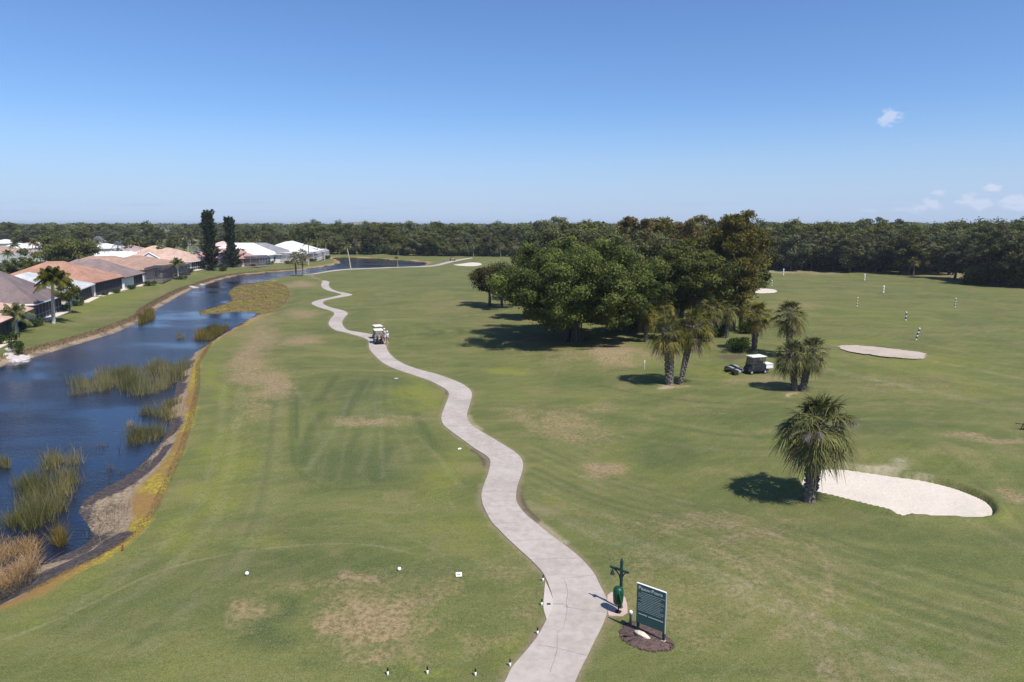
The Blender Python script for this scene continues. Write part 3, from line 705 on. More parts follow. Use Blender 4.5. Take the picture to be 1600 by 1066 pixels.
# saw-cut joints across the path every few metres
cl = list(zip(spline(PL[3:45], 4), spline(PR[3:45], 4)))
for (a_, b_) in (((770.5,818),(836,815)),((756,791),(811,790)),((753,768),(807,768)),((765,727),(817,729)),((745,703),(806,707)),((711,678),(750,673)),((690,654),(730,650)),((698,627),(736,626)),((694,607),(735,610)),((641,584.3),(658,578.3)),((796,845),(868,842)),((828,874),(908,872))):
    strip(mb, jit([a_, ((a_[0]+b_[0])/2, (a_[1]+b_[1])/2), b_], 3, .4), .018, ZP+.004)
tag(mb.build('path_cracks', M['crack'], path_ob, fixn=False))
edge = MB()
strip(edge, [(x+.2, y) for x, y in spline(PL[8:48], 4)], .10, ZP+.003)
o_ = MB()
dpoly = wpoly([(852,908),(860,925),(865,940),(865.5,952),(857,972),(852.5,962),(849,948),(850,928)], ZP, 3)
drain = MB().prism([tuple(p) for p in dpoly], -.1, ZP-.006).build('drain_slab', M['concrete'])
dp_ = Vector((*at(857.5,943.8,ZP), ZP))
tag(drain, kind='structure')
MB().box((dp_.x, dp_.y, ZP-.002), (.15, .11, .016), .1).build('drain_grate', M['black'], drain)

def sheet(name, poly, z, mat, label):
    mb = MB()
    pl = [Vector((p[0], p[1], 0)) for p in poly]
    tri = geometry.tessellate_polygon([pl])
    mb.add([(p.x, p.y, z) for p in pl], tri)
    o = mb.build(name, mat)
    for f in o.data.polygons:
        if f.normal.z < 0: f.flip()
    return tag(o, kind='structure')
c1 = bk1.mean(0); big = c1+(bk1-c1)*1.0
out1 = np.array([p+(p-c1)/np.linalg.norm(p-c1)*.25 for p in bk1])
# dished sand surface on a grid
gx, gy = np.meshgrid(np.linspace(out1[:, 0].min(), out1[:, 0].max(), 120), np.linspace(out1[:, 1].min(), out1[:, 1].max(), 60))
GP = np.stack([gx.ravel(), gy.ravel()], 1); dd = sdist(GP, bk1)
gzv = BZ-.10*sm(-dd, 0, 2.5)+.02*np.sin(GP[:, 0]*2.1)*np.sin(GP[:, 1]*1.7)*sm(-dd, .2, 1)
ii = np.arange(len(GP)).reshape(gx.shape); qd = np.stack([ii[:-1, :-1], ii[:-1, 1:], ii[1:, 1:], ii[1:, :-1]], -1).reshape(-1, 4)
keep = (dd[qd] < .35).any(1)
tag(np_mesh('sand_bunker', np.column_stack([GP, gzv]), qd[keep], M['sand'], smooth=True), kind='structure')
for nm, poly, mt in (('sand_bunker', bk2, 'sand2'), ('sand_bunker', bk3, 'sand'), ('sand_bunker', bk4, 'sand')):
    z = float(terrain(poly).max())+.03
    hz_ = terrain(poly)
    mb = MB(); pl = [Vector((p[0], p[1], 0)) for p in poly]; tri = geometry.tessellate_polygon([pl])
    mb.add([(p[0], p[1], z) for p in poly], tri)
    o = mb.build(nm, M[mt])
    tag(o, kind='structure')

# ------------------------------------------------------------ vegetation builders
def rand_dirs(n, up=0.):
    v = rng.normal(size=(n, 3)); v /= np.linalg.norm(v, axis=1)[:, None]
    v[:, 2] += up; return v/np.linalg.norm(v, axis=1)[:, None]
def leaves(name, pts, size, mat, parent, nrm=None, tint=None, asp=.6, jitter=.5):
    """one diamond leaf per point; leaf plane loosely faces nrm"""
    n = len(pts)
    if nrm is None: nrm = rand_dirs(n)
    nr = nrm + rng.normal(size=(n, 3))*jitter; nr /= np.linalg.norm(nr, axis=1)[:, None]
    a = np.cross(nr, rng.normal(size=(n, 3))); a /= np.linalg.norm(a, axis=1)[:, None]
    b = np.cross(nr, a)
    s = (size*(.6+.8*rng.random(n)))[:, None]
    v = np.stack([pts-a*s*.5, pts+b*s*.5*asp, pts+a*s*.5, pts-b*s*.5*asp], 1).reshape(-1, 3)
    q = np.arange(4*n).reshape(n, 4)
    if tint is None: tint = rng.random(n)
    return np_mesh(name, v, q, mat, parent, np.repeat(np.clip(tint, 0, 1), 4))

def limb_pts(a, b, sag, n=5, wob=.12):
    a, b = np.array(a, float), np.array(b, float); L = np.linalg.norm(b-a); o = []
    for i in range(n+1):
        t = i/n; p = a+(b-a)*t; p[2] += sag*4*t*(1-t)*L
        if 0 < i < n: p += rng.normal(size=3)*wob*L/n
        o.append(tuple(p))
    return o

def broadleaf(name, ht, rad, base, nclump, nleaf, leaf, mat, bark='bark', trunk_r=.35, clump_r=None, flat=1., lump=.35, seed=0, limbs=12, thin=0., parts=True, crownname='crown', aerial=0):
    """crown = many leaf clumps through an uneven ellipsoid; trunk forks into limbs that reach the clumps"""
    global rng
    rng = np.random.default_rng(seed)
    root = empty(name, (0, 0, 0))
    cz = (ht+base)/2; hz_ = (ht-base)/2
    cen = []
    while len(cen) < nclump:
        d = rand_dirs(1)[0]; r = rng.random()**(1/2.6)
        lob = float(np.clip(1+lump*math.sin(3*math.atan2(d[1], d[0])+seed)*.5+lump*rng.normal()*.35, .6, 1.22))
        if d[2] > .5: lob = min(lob, 1.04)
        if d[2] < -.25: r *= .85
        p = np.array([d[0]*rad*r*lob, d[1]*rad*r*lob, cz+d[2]*hz_*r*flat*min(lob, 1.15)])
        cen.append(p)
    cen = np.array(cen)
    cr = clump_r or rad*.26
    per = max(6, nleaf//nclump); P_, N_, T_ = [], [], []
    for c in cen:
        k = cr*(.6+.8*rng.random()); d = rand_dirs(per, .25)
        rr = k*(.30+.72*rng.random(per)**.6)*np.where(rng.random(per) < .12, 1.35, 1.)
        p = c+d*rr[:, None]*np.array([1, 1, .72])
        t0 = rng.random()*.62+.12*rng.normal()-.1
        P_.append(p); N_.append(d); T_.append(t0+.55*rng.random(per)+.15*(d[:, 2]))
    P_ = np.concatenate(P_); N_ = np.concatenate(N_); T_ = np.concatenate(T_)
    if thin:
        k = rng.random(len(P_)) > thin; P_, N_, T_ = P_[k], N_[k], T_[k]
    P_[:, 2] = np.maximum(P_[:, 2], .3)
    tb = MB(); fork = base+.18*(ht-base)
    tb.tube([(0, 0, -.3), (0, 0, .2), (trunk_r*.3, 0, fork*.5), (0, trunk_r*.3, fork)], [trunk_r*1.5, trunk_r*1.1, trunk_r*.85, trunk_r*.7], 9)
    for i in range(limbs):
        c = cen[rng.integers(len(cen))]
        tb.tube(limb_pts((0, 0, fork*(.75+.25*rng.random())), c, .08), np.linspace(trunk_r*.45, trunk_r*.07, 6), 5)
    for i in range(aerial):
        a = rng.random()*6.28; r = trunk_r*(1+1.4*rng.random())
        x, y = r*math.cos(a), r*math.sin(a)
        tb.tube([(x*1.3, y*1.3, -.3), (x, y, 1), (x*.8, y*.8, base+1.5+rng.random()*2)], [.16, .10, .13], 5)
    tr = tb.build('trunk', M[bark], root, smooth=True, fixn=False)
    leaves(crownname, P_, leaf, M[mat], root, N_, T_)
    return root

def pine(name, ht, rad, base, seed=0, mat='pine', nb=26, tuft=.9, per=130, leaf=.42, trunk_r=.25, bark='pine_bark'):
    global rng
    rng = np.random.default_rng(seed); root = empty(name, (0, 0, 0)); tb = MB()
    lean = rng.normal(size=2)*.25
    tb.tube([(0, 0, -.3), (0, 0, .3), (lean[0]*.5, lean[1]*.5, ht*.4), (lean[0], lean[1], ht*.75), (lean[0]*.5, lean[1]*.6, ht*.97)], [trunk_r*1.3, trunk_r, trunk_r*.8, trunk_r*.45, .05], 8)
    P_, N_, T_ = [], [], []
    for i in range(nb):
        t = (i+.5)/nb; z = base+(ht-base)*t**.85
        prof = rad*(.45+.75*math.sin(math.pi*min(1, t*.9+.08)))*(.55+.55*rng.random())
        a = i*2.4+rng.normal()*.5
        e = np.array([prof*math.cos(a)+lean[0]*t, prof*math.sin(a)+lean[1]*t, z+prof*.25+rng.normal()*.3])
        s = (lean[0]*t, lean[1]*t, z-prof*.12)
        tb.tube(limb_pts(s, e, .05, 4, .2), np.linspace(trunk_r*.4*(1-t*.6), .03, 5), 5)
        for j in range(4):
            f = .45+.55*rng.random(); c = np.array(s)*(1-f)+e*f+rng.normal(size=3)*np.array([.5, .5, .3])*prof*.25
            d = rand_dirs(per, .5); k = tuft*(.6+.6*rng.random())
            P_.append(c+d*(k*(.3+.7*rng.random(per)))[:, None]*np.array([1, 1, .75])); N_.append(np.cross(d, rand_dirs(per)))
            T_.append(rng.random()*.45+.5*rng.random(per))
    d = rand_dirs(per*3, .6); P_.append(np.array([lean[0]*.5, lean[1]*.6, ht-.4])+d*(tuft*1.1*rng.random(per*3))[:, None]); N_.append(d); T_.append(rng.random(per*3))
    tb.build('trunk', M[bark], root, smooth=True, fixn=False)
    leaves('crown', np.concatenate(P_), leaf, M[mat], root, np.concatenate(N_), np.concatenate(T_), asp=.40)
    return root

def blades(hubs, dirs, lens, width, droop, segs=3, flat=None):
    """curved tapering blades; returns verts, quads. width vector is horizontal-ish"""
    n = len(hubs); V = []; up = np.array([0, 0, 1.])
    side = flat if flat is not None else np.cross(dirs, up)
    side = side/np.maximum(np.linalg.norm(side, axis=1), 1e-6)[:, None]
    rows = []
    for i in range(segs+1):
        t = i/segs
        p = hubs+dirs*(lens*t)[:, None]; p = p-np.array([0, 0, 1.])*(droop*lens*t*t)[:, None]
        w = width*(1-t*.85) if not hasattr(width, '__len__') else (width*(1-t*.85))[:, None]
        rows += [p-side*w/2, p+side*w/2]
    V = np.stack(rows, 1).reshape(-1, 3); k = 2*(segs+1)
    q = []
    for i in range(segs): q.append(np.array([2*i, 2*i+1, 2*i+3, 2*i+2]))
    q = (np.array(q)[None]+(np.arange(n)*k)[:, None, None]).reshape(-1, 4)
    return V, q, k

def cabbage_palm(name, ht, crown_r, trunk_r=.24, fronds=42, leaflets=22, seed=0, boots=True, lean=(0, 0), flowers=0, dead=.12, segs=3, wid=.07):
    """fan palm: booted trunk, globe of drooping costapalmate fans"""
    global rng
    rng = np.random.default_rng(seed); root = empty(name, (0, 0, 0))
    th = ht-crown_r*.95; top = np.array([lean[0], lean[1], th])
    tb = MB(); tb.tube([(0, 0, -.3), (0, 0, .1), (lean[0]*.3, lean[1]*.3, th*.5), tuple(top)], [trunk_r*1.45, trunk_r*1.05, trunk_r*.95, trunk_r*1.15], 12)
    if boots:
        nb = int(th/.13)
        for i in range(nb*3):
            z = .25+(th-.3)*(i/(nb*3)); a = i*2.4; f = z/th
            cx, cy = lean[0]*f, lean[1]*f; r = trunk_r*(1.0+.25*f)
            tb.box((cx+r*math.cos(a), cy+r*math.sin(a), z), (.16, .12, .30*(.5+.8*f)*(.6+.8*rng.random())), a, 0, .35+.3*rng.random())
    trk = tb.build('trunk', M['palm_bark'], root, fixn=False)
    H_, D_, L_, S_, T_ = [], [], [], [], []
    pet = MB(); dH, dD, dL, dS, dT = [], [], [], [], []
    for i in range(fronds):
        t = (i+.5)/fronds; el = R(82-150*t+rng.normal()*7); a = i*2.39996+rng.normal()*.2
        d = np.array([math.cos(a)*math.cos(el), math.sin(a)*math.cos(el), math.sin(el)])
        pl = crown_r*(.50+.24*rng.random()); hub = top+d*pl-np.array([0, 0, .10*pl])
        pet.tube([tuple(top), tuple(top+d*pl*.5+np.array([0, 0, .03])), tuple(hub)], [.035, .028, .02], 4, cap=False)
        isdead = t > 1-dead
        sd = np.cross(d, (0, 0, 1)); sd /= max(1e-6, np.linalg.norm(sd)); fwd = d+np.array([0, 0, -.30]); fwd /= np.linalg.norm(fwd)
        nrm = np.cross(sd, fwd)
        t0 = rng.random()*.6+.2*t
        for j in range(leaflets):
            an = R(-115+230*(j+.5)/leaflets)
            ld = fwd*math.cos(an)+sd*math.sin(an)+nrm*rng.normal()*.10+nrm*abs(math.sin(an))*.25*(1 if nrm[2] > 0 else -1)
            ld /= np.linalg.norm(ld)
            A_ = (dH, dD, dL, dS, dT) if isdead else (H_, D_, L_, S_, T_)
            A_[0].append(hub); A_[1].append(ld); A_[2].append(crown_r*.42*(.72+.3*math.cos(an*.6))*(.85+.3*rng.random())); 
            sv = np.cross(nrm, ld)+nrm*rng.normal()*.5; A_[3].append(sv); A_[4].append(t0+.35*rng.random())
    pet.build('frond_stems', M['palm_bark'], root, fixn=False)
    def mk(nm, A_, mt):
        if not A_[0]: return
        hb, dr, ln, sd, tt = map(np.array, A_)
        V, q, k = blades(hb, dr, ln, wid, np.where(dr[:, 2] > .35, .20, .45)+.5*rng.random(len(hb)), segs, sd)
        np_mesh(nm, V, q, M[mt], root, np.repeat(np.clip(tt, 0, 1), k))
    mk('crown', (H_, D_, L_, S_, T_), 'palm'); mk('dead_fronds', (dH, dD, dL, dS, dT), 'palmdead')
    if flowers:
        hb, dr, ln, tt = [], [], [], []
        for i in range(flowers):
            a = 6.283*i/flowers+rng.normal()*.3; el = R(rng.uniform(-5, 35)); d = np.array([math.cos(a)*math.cos(el), math.sin(a)*math.cos(el), math.sin(el)])
            for j in range(170):
                f = .45+.55*rng.random(); p = top+d*crown_r*1.08*f-np.array([0, 0, .45*f*f])
                hb.append(p); v = rand_dirs(1)[0]+d*.6-np.array([0, 0, .5]); dr.append(v/np.linalg.norm(v)); ln.append(.22+.25*rng.random()); tt.append(rng.random())
        V, q, k = blades(np.array(hb), np.array(dr), np.array(ln), .018, np.full(len(hb), .4), 1)
        np_mesh('flower_stalks' if flowers > 3 else 'flower_stalk_spray', V, q, M['palmflower'], root, np.repeat(tt, k))
    return root

def feather_palm(name, ht, frond_l, trunk_r=.16, fronds=22, leaflets=34, seed=0, lean=(0, 0), trunkmat='palm_smooth', droop=1., wid=.06, crownshaft=False):
    global rng
    rng = np.random.default_rng(seed); root = empty(name, (0, 0, 0))
    th = ht-frond_l*.42; top = np.array([lean[0], lean[1], th])
    tb = MB(); tb.tube([(0, 0, -.3), (0, 0, .15), (lean[0]*.25, lean[1]*.25, th*.35), (lean[0]*.6, lean[1]*.6, th*.7), tuple(top)], [trunk_r*1.5, trunk_r*1.2, trunk_r, trunk_r*.85, trunk_r*.75], 10)
    tb.build('trunk', M[trunkmat], root, smooth=True, fixn=False)
    H_, D_, L_, S_, T_ = [], [], [], [], []; rb = MB()
    for i in range(fronds):
        t = (i+.5)/fronds; a = i*2.39996; el = R(78-95*t+rng.normal()*6); L = frond_l*(.85+.25*rng.random())
        d0 = np.array([math.cos(a)*math.cos(el), math.sin(a)*math.cos(el), math.sin(el)]); pts = []
        for s in range(9):
            u = s/8; pts.append(top+d0*L*u*(1-.12*u)-np.array([0, 0, 1])*L*(.32+.12*t)*droop*u*u)
        rb.tube([tuple(p) for p in pts], np.linspace(.035, .008, 9), 4, cap=False)
        t0 = rng.random()*.5+.25*t
        for j in range(leaflets):
            u = .12+.88*(j+.5)/leaflets; k = min(7, int(u*8)); f = u*8-k; p = pts[k]*(1-f)+pts[k+1]*f
            tg = pts[k+1]-pts[k]; tg /= np.linalg.norm(tg); sd = np.cross(tg, (0, 0, 1)); sd /= max(1e-6, np.linalg.norm(sd))
            ll = frond_l*.20*(math.sin(math.pi*min(.97, u*.82+.12))+.1)
            for sg in (-1, 1):
                v = sd*sg*.85+tg*.55+np.array([0, 0, .12*rng.normal()-.15]); H_.append(p); D_.append(v/np.linalg.norm(v)); L_.append(ll*(.85+.3*rng.random())); T_.append(t0+.25*rng.random()); S_.append(tg+rng.normal(size=3)*.2)
    rb.build('frond_stems', M['coco'], root, fixn=False)
    V, q, k = blades(np.array(H_), np.array(D_), np.array(L_), wid, .55+.5*rng.random(len(H_)), 2, np.array(S_))
    np_mesh('crown', V, q, M['coco'], root, np.repeat(np.clip(T_, 0, 1), k))
    return root

def columnar(name, ht, rad, seed=0, lowrad=None, tops=4):
    """tall dark columnar conifer: whorls of upswept branches, several leading plumes"""
    global rng
    rng = np.random.default_rng(seed); root = empty(name, (0, 0, 0)); tb = MB()
    tb.tube([(0, 0, -.3), (0, 0, ht*.5), (0, 0, ht*.93)], [.5, .32, .06], 8)
    P_, N_, T_ = [], [], []
    z = .8; lowrad = lowrad or rad
    while z < ht*.94:
        t = z/ht; r = (lowrad*(1-min(1, t*2.4))+rad*min(1, t*2.4))*(1+.16*math.sin(z*.9+seed)+.10*rng.normal())*(1 if t < .86 else .75)
        a0 = rng.random()*6.28
        for k in range(6):
            a = a0+k*1.047+rng.normal()*.15; rr = r*(.55+.65*rng.random()); e = np.array([rr*math.cos(a), rr*math.sin(a), z+rr*(.30+.5*t)])
            if rng.random() < .04: continue
            tb.tube([(0, 0, z), tuple(e*np.array([.6, .6, 0])+np.array([0, 0, z+rr*.12])), tuple(e)], [.06, .045, .02], 4, cap=False)
            m = 150; f = .15+.85*rng.random(m)**.7
            base = np.stack([e[0]*f, e[1]*f, z+(e[2]-z)*f**1.8], 1)
            d = rand_dirs(m, .3); P_.append(base+d*.55*rng.random(m)[:, None]); N_.append(d); T_.append(rng.random(m)*.7+.2*rng.random())
        z += .72
    for k in range(tops):
        a = k*6.28/tops+.4; rr = rad*.72 if k else .1; hh = ht*(.985 if k else 1.)*(1-.06*rng.random()); m = 420
        f = rng.random(m); base = np.stack([np.full(m, rr*math.cos(a)), np.full(m, rr*math.sin(a)), hh-3.2*f], 1)
        d = rand_dirs(m); P_.append(base+d*((.22+.62*f)*rng.random(m)**.5)[:, None]); N_.append(d); T_.append(rng.random(m)*.8)
        tb.tube([(0, 0, ht*.8), (rr*math.cos(a), rr*math.sin(a), hh-2.5), (rr*math.cos(a), rr*math.sin(a), hh-.2)], [.1, .08, .02], 5)
    tb.build('trunk', M['bark'], root, smooth=True, fixn=False)
    leaves('crown', np.concatenate(P_), .46, M['conifer'], root, np.concatenate(N_), np.concatenate(T_), asp=.45)
    return root

def shrub(name, rx, ry, ht, n=900, leaf=.16, mat='shrub', seed=0):
    global rng
    rng = np.random.default_rng(seed); root = empty(name, (0, 0, 0))
    k = 14; cen = np.stack([rng.uniform(-.7, .7, k)*rx, rng.uniform(-.7, .7, k)*ry, ht*(.35+.3*rng.random(k))], 1)
    d = rand_dirs(n, .25); i = rng.integers(k, size=n); rr = ht*.42*(.55+.45*rng.random(n)**.5)
    p = cen[i]+d*rr[:, None]; p[:, 2] = np.maximum(p[:, 2], .03)
    tb = MB()
    for c in cen[:8]: tb.tube([(c[0]*.2, c[1]*.2, -.1), tuple(c)], [.05, .02], 5)
    tb.build('stem', M['bark'], root, fixn=False)
    leaves('foliage', p, leaf, M[mat], root, d, .6*rng.random(n)+.4*rng.random(k)[i])
    return root

def place(root, px, py, label, cat, group=None, rz=None, s=1., xy=None, dz=0., sz=None):
    p = Vector((xy[0], xy[1], gz(*xy))) if xy is not None else G(px, py)
    root.location = (p.x, p.y, p.z+dz); root.rotation_euler = (0, 0, rz if rz is not None else random.uniform(0, 6.28))
    root.scale = (s, s, sz or s)
    return tag(root, label, cat, group)

# ------------------------------------------------------------ the golf-course trees
fig = broadleaf('fig_tree', 13.4, 10.9, 1.4, 430, 200000, .29, 'bright', trunk_r=.50, clump_r=1.25, seed=3, limbs=44, lump=.40, aerial=34)
place(fig, 897, 533, 'broad dark green fig tree with dense low crown, the biggest tree on the course', 'tree', rz=.4)
t = broadleaf('small_oak_tree', 7.6, 4.0, 2.3, 46, 15000, .27, 'mango', trunk_r=.28, clump_r=1.1, seed=11, limbs=9)
place(t, 765, 478, 'small round tree with reddish leaf tips, left of the two beside the fig tree', 'tree', rz=1.)
t = broadleaf('small_oak_tree', 7.9, 4.0, 2.5, 46, 15000, .27, 'mango', trunk_r=.26, clump_r=1.15, seed=12, limbs=9)
place(t, 784, 481, 'small round tree with reddish leaf tips, touching the fig tree on its left side', 'tree', rz=2.)
t = pine('pine_tree', 15.9, 3.8, 3.8, 21, 'pine', 40, 1.25, 190, .42, .32)
place(t, 1146, 516, 'tall open slash pine with brownish olive needles at the right end of the grove', 'tree', rz=.6)
t = broadleaf('oak_tree', 12.2, 5.2, 4.0, 70, 34000, .34, 'oak', trunk_r=.45, clump_r=1.35, seed=31, limbs=16)
place(t, 1082, 520, 'round yellow-green oak standing left of the tall slash pine', 'tree', rz=.3)
# rest of the grove behind the fig tree: (px, ground distance, height, radius, kind, seed, label)
GR = [(1003,104,10.2,4.6,'oak',41,'mid green oak between the fig tree and the fan palms'),
 (965,118,14.0,6.0,'oak',42,'oak rising just behind the right shoulder of the fig tree'),
 (890,128,15.6,6.5,'oakdark',43,'dark oak whose rounded top stands above the fig tree'),
 (1020,126,14.2,6.0,'oakdark',44,'dark oak behind the yellow-green oak and the fig tree'),
 (990,140,16.0,4.6,'rust',45,'rust-brown half dead pine behind the fig tree'),
 (1070,132,15.0,4.6,'rust',46,'pine with brown needles behind the yellow-green oak'),
 (930,150,15.8,5.8,'oak',47,'oak at the back of the grove left of the rust-brown pine'),
 (850,140,14.4,6.0,'oakdark',48,'dark oak behind the left side of the fig tree'),
 (868,185,17.2,6.4,'oakdark',49,'tall flat-topped oak breaking the skyline above the fig tree'),
 (905,190,17.0,6.2,'oak',50,'skyline oak next to the tall flat-topped one'),
 (1098,160,16.6,6.0,'oak',51,'oak with a domed top breaking the skyline left of the slash pine'),
 (1052,172,16.2,6.0,'oakdark',52,'dark domed oak at the back of the grove'),
 (1160,120,11.5,4.4,'oak',53,'lower oak showing under the limbs of the slash pine'),
 (1030,148,15.2,4.4,'pine',54,'olive pine between the two brown pines'),
 (1115,112,12.5,4.0,'pine',55,'shorter olive pine left of the tall slash pine'),
 (835,112,9.6,4.2,'oak',56,'low oak spreading at the left edge of the fig tree'),
 (1130,140,15.4,4.8,'oakdark',57,'dark oak directly behind the tall slash pine'),
 (1002,97,8.2,4.0,'bright',59,'low bright green tree standing apart at the right of the fig tree'),
 (1060,112,11.5,4.6,'oak',60,'oak behind the left shoulder of the yellow-green oak'),
 (1105,124,13.5,4.8,'oak',61,'oak between the yellow-green oak and the tall slash pine'),
 (1180,150,13,5,'oakdark',62,'dark oak far behind, right of the tall slash pine'),
 (945,108,11.4,5.0,'bright',58,'bright green tree merging with the right side of the fig tree')]
for px, Y, h_, r_, k, sd_, lb in GR:
    if k in ('pine', 'rust'): t = pine('pine_tree', h_, r_, h_*.38, sd_, k, 26, 1.0, 110, .5, .26)
    else: t = broadleaf('oak_tree', h_, r_, h_*.22, 60, 20000, .42, k, trunk_r=.38, clump_r=r_*.27, seed=sd_, limbs=12)
    x, y = along(px, Y, h_*.6)
    place(t, 0, 0, lb, 'tree', 'trees of the grove behind the fig tree', rz=sd_, xy=(x, y))

# fan palms
P = [ # px, py(base), height, crown r, trunk r, seed, lean, flowers, label
 (1265,783,6.55,2.35,.30,101,(.25,.3),7,'large cabbage palm with a shaggy trunk growing at the tip of the white bunker'),
 (1046,601,7.3,2.25,.34,102,(-.2,.2),1,'thick-trunked cabbage palm, left of the pair near the fig grove'),
 (1063,601,7.7,2.3,.18,103,(1.1,.5),1,'slender leaning cabbage palm, right of the pair near the fig grove'),
 (1242,611,5.2,1.85,.20,104,(-.45,.2),1,'cabbage palm leaning left beside the ball picker cart'),
 (1254,611,5.6,1.95,.24,105,(.6,.3),1,'cabbage palm leaning right, between the ball picker cart and the grey sand area'),
 (1178,546,6.3,2.05,.26,106,(.1,0),1,'cabbage palm behind the green shrub and the ball picker cart'),
 (1232,560,7.0,2.2,.22,107,(0,.4),1,'cabbage palm showing just above the leaning pair'),
]
palmsrc = []
for px, py, h_, cr, tr, sd_, ln, fl, lb in P:
    t = cabbage_palm('cabbage_palm', h_, cr, tr, 66 if sd_ == 101 else 50, 26 if sd_ == 101 else 22, sd_, True, ln, fl, .12, 3, .10)
    place(t, px, py, lb, 'palm tree', 'cabbage palms on the course', rz=0.); palmsrc.append(t)
mid = [cabbage_palm('cabbage_palm', 6.4, 2.0, .22, 46, 16, 120+i, True, (random.uniform(-.4, .4), .1), 1,   .12, 2, .13) for i in range(3)]
for i, (px, Y, s, lb) in enumerate([(1040,92,.98,'cabbage palm directly behind the close pair of palms'),(1112,88,.95,'cabbage palm at the foot of the grove right of the close pair'),(1138,93,.88,'cabbage palm under the tall slash pine'),(1090,97,1.0,'cabbage palm below the yellow-green oak'),
      (1010,90,.88,'cabbage palm squeezed between the fig tree and the close pair'),(1160,99,.85,'cabbage palm behind the trunk of the slash pine'),(1065,104,1.05,'cabbage palm deep in the shade of the yellow-green oak'),(1125,104,1.0,'cabbage palm at the back under the slash pine')]):
    t = mid[i % 3] if i < 3 else copy_tree(mid[i % 3])
    place(t, 0, 0, lb, 'palm tree', 'cabbage palms under the grove', xy=along(px, Y, 4), s=s)
t = shrub('shrub', 1.5, 1.2, 1.7, 2200, .20, 'shrub', 5)
place(t, 1152, 549, 'leafy green shrub in front of the grove near the ball picker cart', 'shrub')
for i, (px, Y, s, lb) in enumerate([(1100,92,1.2,'low dark shrub beneath the grove palms'),(1125,96,1.3,'low shrub behind the leafy green one'),(1000,99,1.3,'undergrowth shrub right of the fig trunk'),(1170,97,1.0,'small shrub by the trunk of the slash pine')]):
    t = copy_tree(t) ; place(t, 0, 0, lb, 'shrub', 'shrubs under the grove', xy=along(px, Y, 1), s=s)

# ------------------------------------------------------------ woodland edge: every tree an object
proto = []
for i, (h_, r_, mt) in enumerate([(15,5.6,'oakdark'),(14,5.2,'oak'),(16,5.8,'oakdark'),(13.5,5.6,'oak'),(15,5.0,'oakdark'),(12.5,5.2,'oak')]):
    proto.append(broadleaf('woodland_tree', h_, r_, h_*.04, 60, 7500, .62, mt, trunk_r=.35, clump_r=r_*.27, seed=200+i, limbs=7, lump=.4))
ppine = [pine('woodland_pine', 15.5, 3.8, 6, 210+i, m_, 20, 1.1, 45, .75, .25) for i, m_ in enumerate(('pine', 'rust'))]
ppalm = [cabbage_palm('woodland_palm', 7.5, 2.1, .2, 24, 12, 220+i, False, (0, 0), 0, .15, 2, .17) for i in range(2)]
used = set()
def wood(src, x, y, s, lb, cat, grp, sz=None):
    t = src if src.name not in used else copy_tree(src)
    used.add(src.name); place(t, 0, 0, lb, cat, grp, xy=(x, y), s=s, sz=sz); return t
rr = random.Random(5)
def row(pxa, pxb, Ya, Yb, n, hmin, hmax, lb, grp, kinds=(0,1,2,3,4,5), jY=6):
    for i in range(n):
        f = (i+rr.random()*.8)/n; Y = Ya+(Yb-Ya)*f+rr.uniform(-jY, jY); px = pxa+(pxb-pxa)*f
        k = rr.choice(kinds); src = proto[k] if k < 6 else ppine[k-6] if k < 8 else ppalm[k-8]
        base_h = (15,14,16,13.5,15,12.5,15.5,15.5,7.5,7.5)[k]; hh = rr.uniform(hmin, hmax)
        if k >= 8: hh = rr.uniform(6, 8.5)
        x, y = along(px, Y, 8); s = hh/base_h
        wood(src, x, y, s*rr.uniform(.95, 1.2), lb, 'palm tree' if k >= 8 else 'tree', grp, s)
R1 = 'dark oak at the edge of the wood beyond the driving range'
row(1175,1500,236,212,17,12.5,14.5,R1,'front oaks beyond the range',(0,2,4,0,2))
row(1490,1760,196,160,11,12,14.5,'dark spreading oak at the far right corner of the range','oaks at the right corner of the range',(0,2,4),4)
row(1545,1700,176,160,6,13,15.5,'large dark oak bulging out at the far right edge of the range','large oaks at the right edge',(0,2,4),3)
row(1510,1800,188,150,9,9,12,'low dark oak hanging over the right border of the range','low oaks at the right corner',(0,2,4),4)
row(1170,1800,252,205,20,14,16.5,'green oak in the second row of the wood beyond the driving range','second row beyond the range',(0,1,2,3,5,1))
row(1160,1820,275,235,22,15,17.2,'treetop rising at the back of the wood beyond the driving range','back rows beyond the range',(0,1,2,3,4,5))
row(1150,1820,305,270,22,14.5,19.0,'domed treetop on the skyline right of the slash pine','skyline trees right',(1,2,3,0))
row(500,880,352,330,24,9,12.5,'mid height tree at the foot of the wood beyond the far end of the lake','front trees beyond the lake end',(0,1,3,5,4,5))
row(520,900,346,322,14,6,8,'cabbage palm at the foot of the wood beyond the far end of the lake','palms beyond the lake end',(8,9),4)
row(480,900,372,350,24,13,15.5,'green tree in the wood beyond the far end of the lake','second row beyond the lake end',(0,1,2,3,4,5,5,3))
row(460,920,400,375,24,13.5,17.6,'treetop on the skyline beyond the far end of the lake','skyline trees beyond the lake end',(0,1,2,3,5))
row(-180,520,470,430,30,10,14.0,'tree of the wood behind the rear row of houses','front trees behind the houses',(0,1,3,5,4,1,6))
row(-180,520,500,460,30,12.0,16.8,'treetop on the skyline behind the rear row of houses','skyline trees behind the houses',(0,1,2,3,4,5))
row(1000,1110,190,170,3,16,17,'brown pine among the skyline trees behind the grove','brown pines behind the grove',(7,),3)
for q in proto+ppine+ppalm:
    if q.name not in used:
        for ch in list(q.children): bpy.data.objects.remove(ch)
        bpy.data.objects.remove(q)
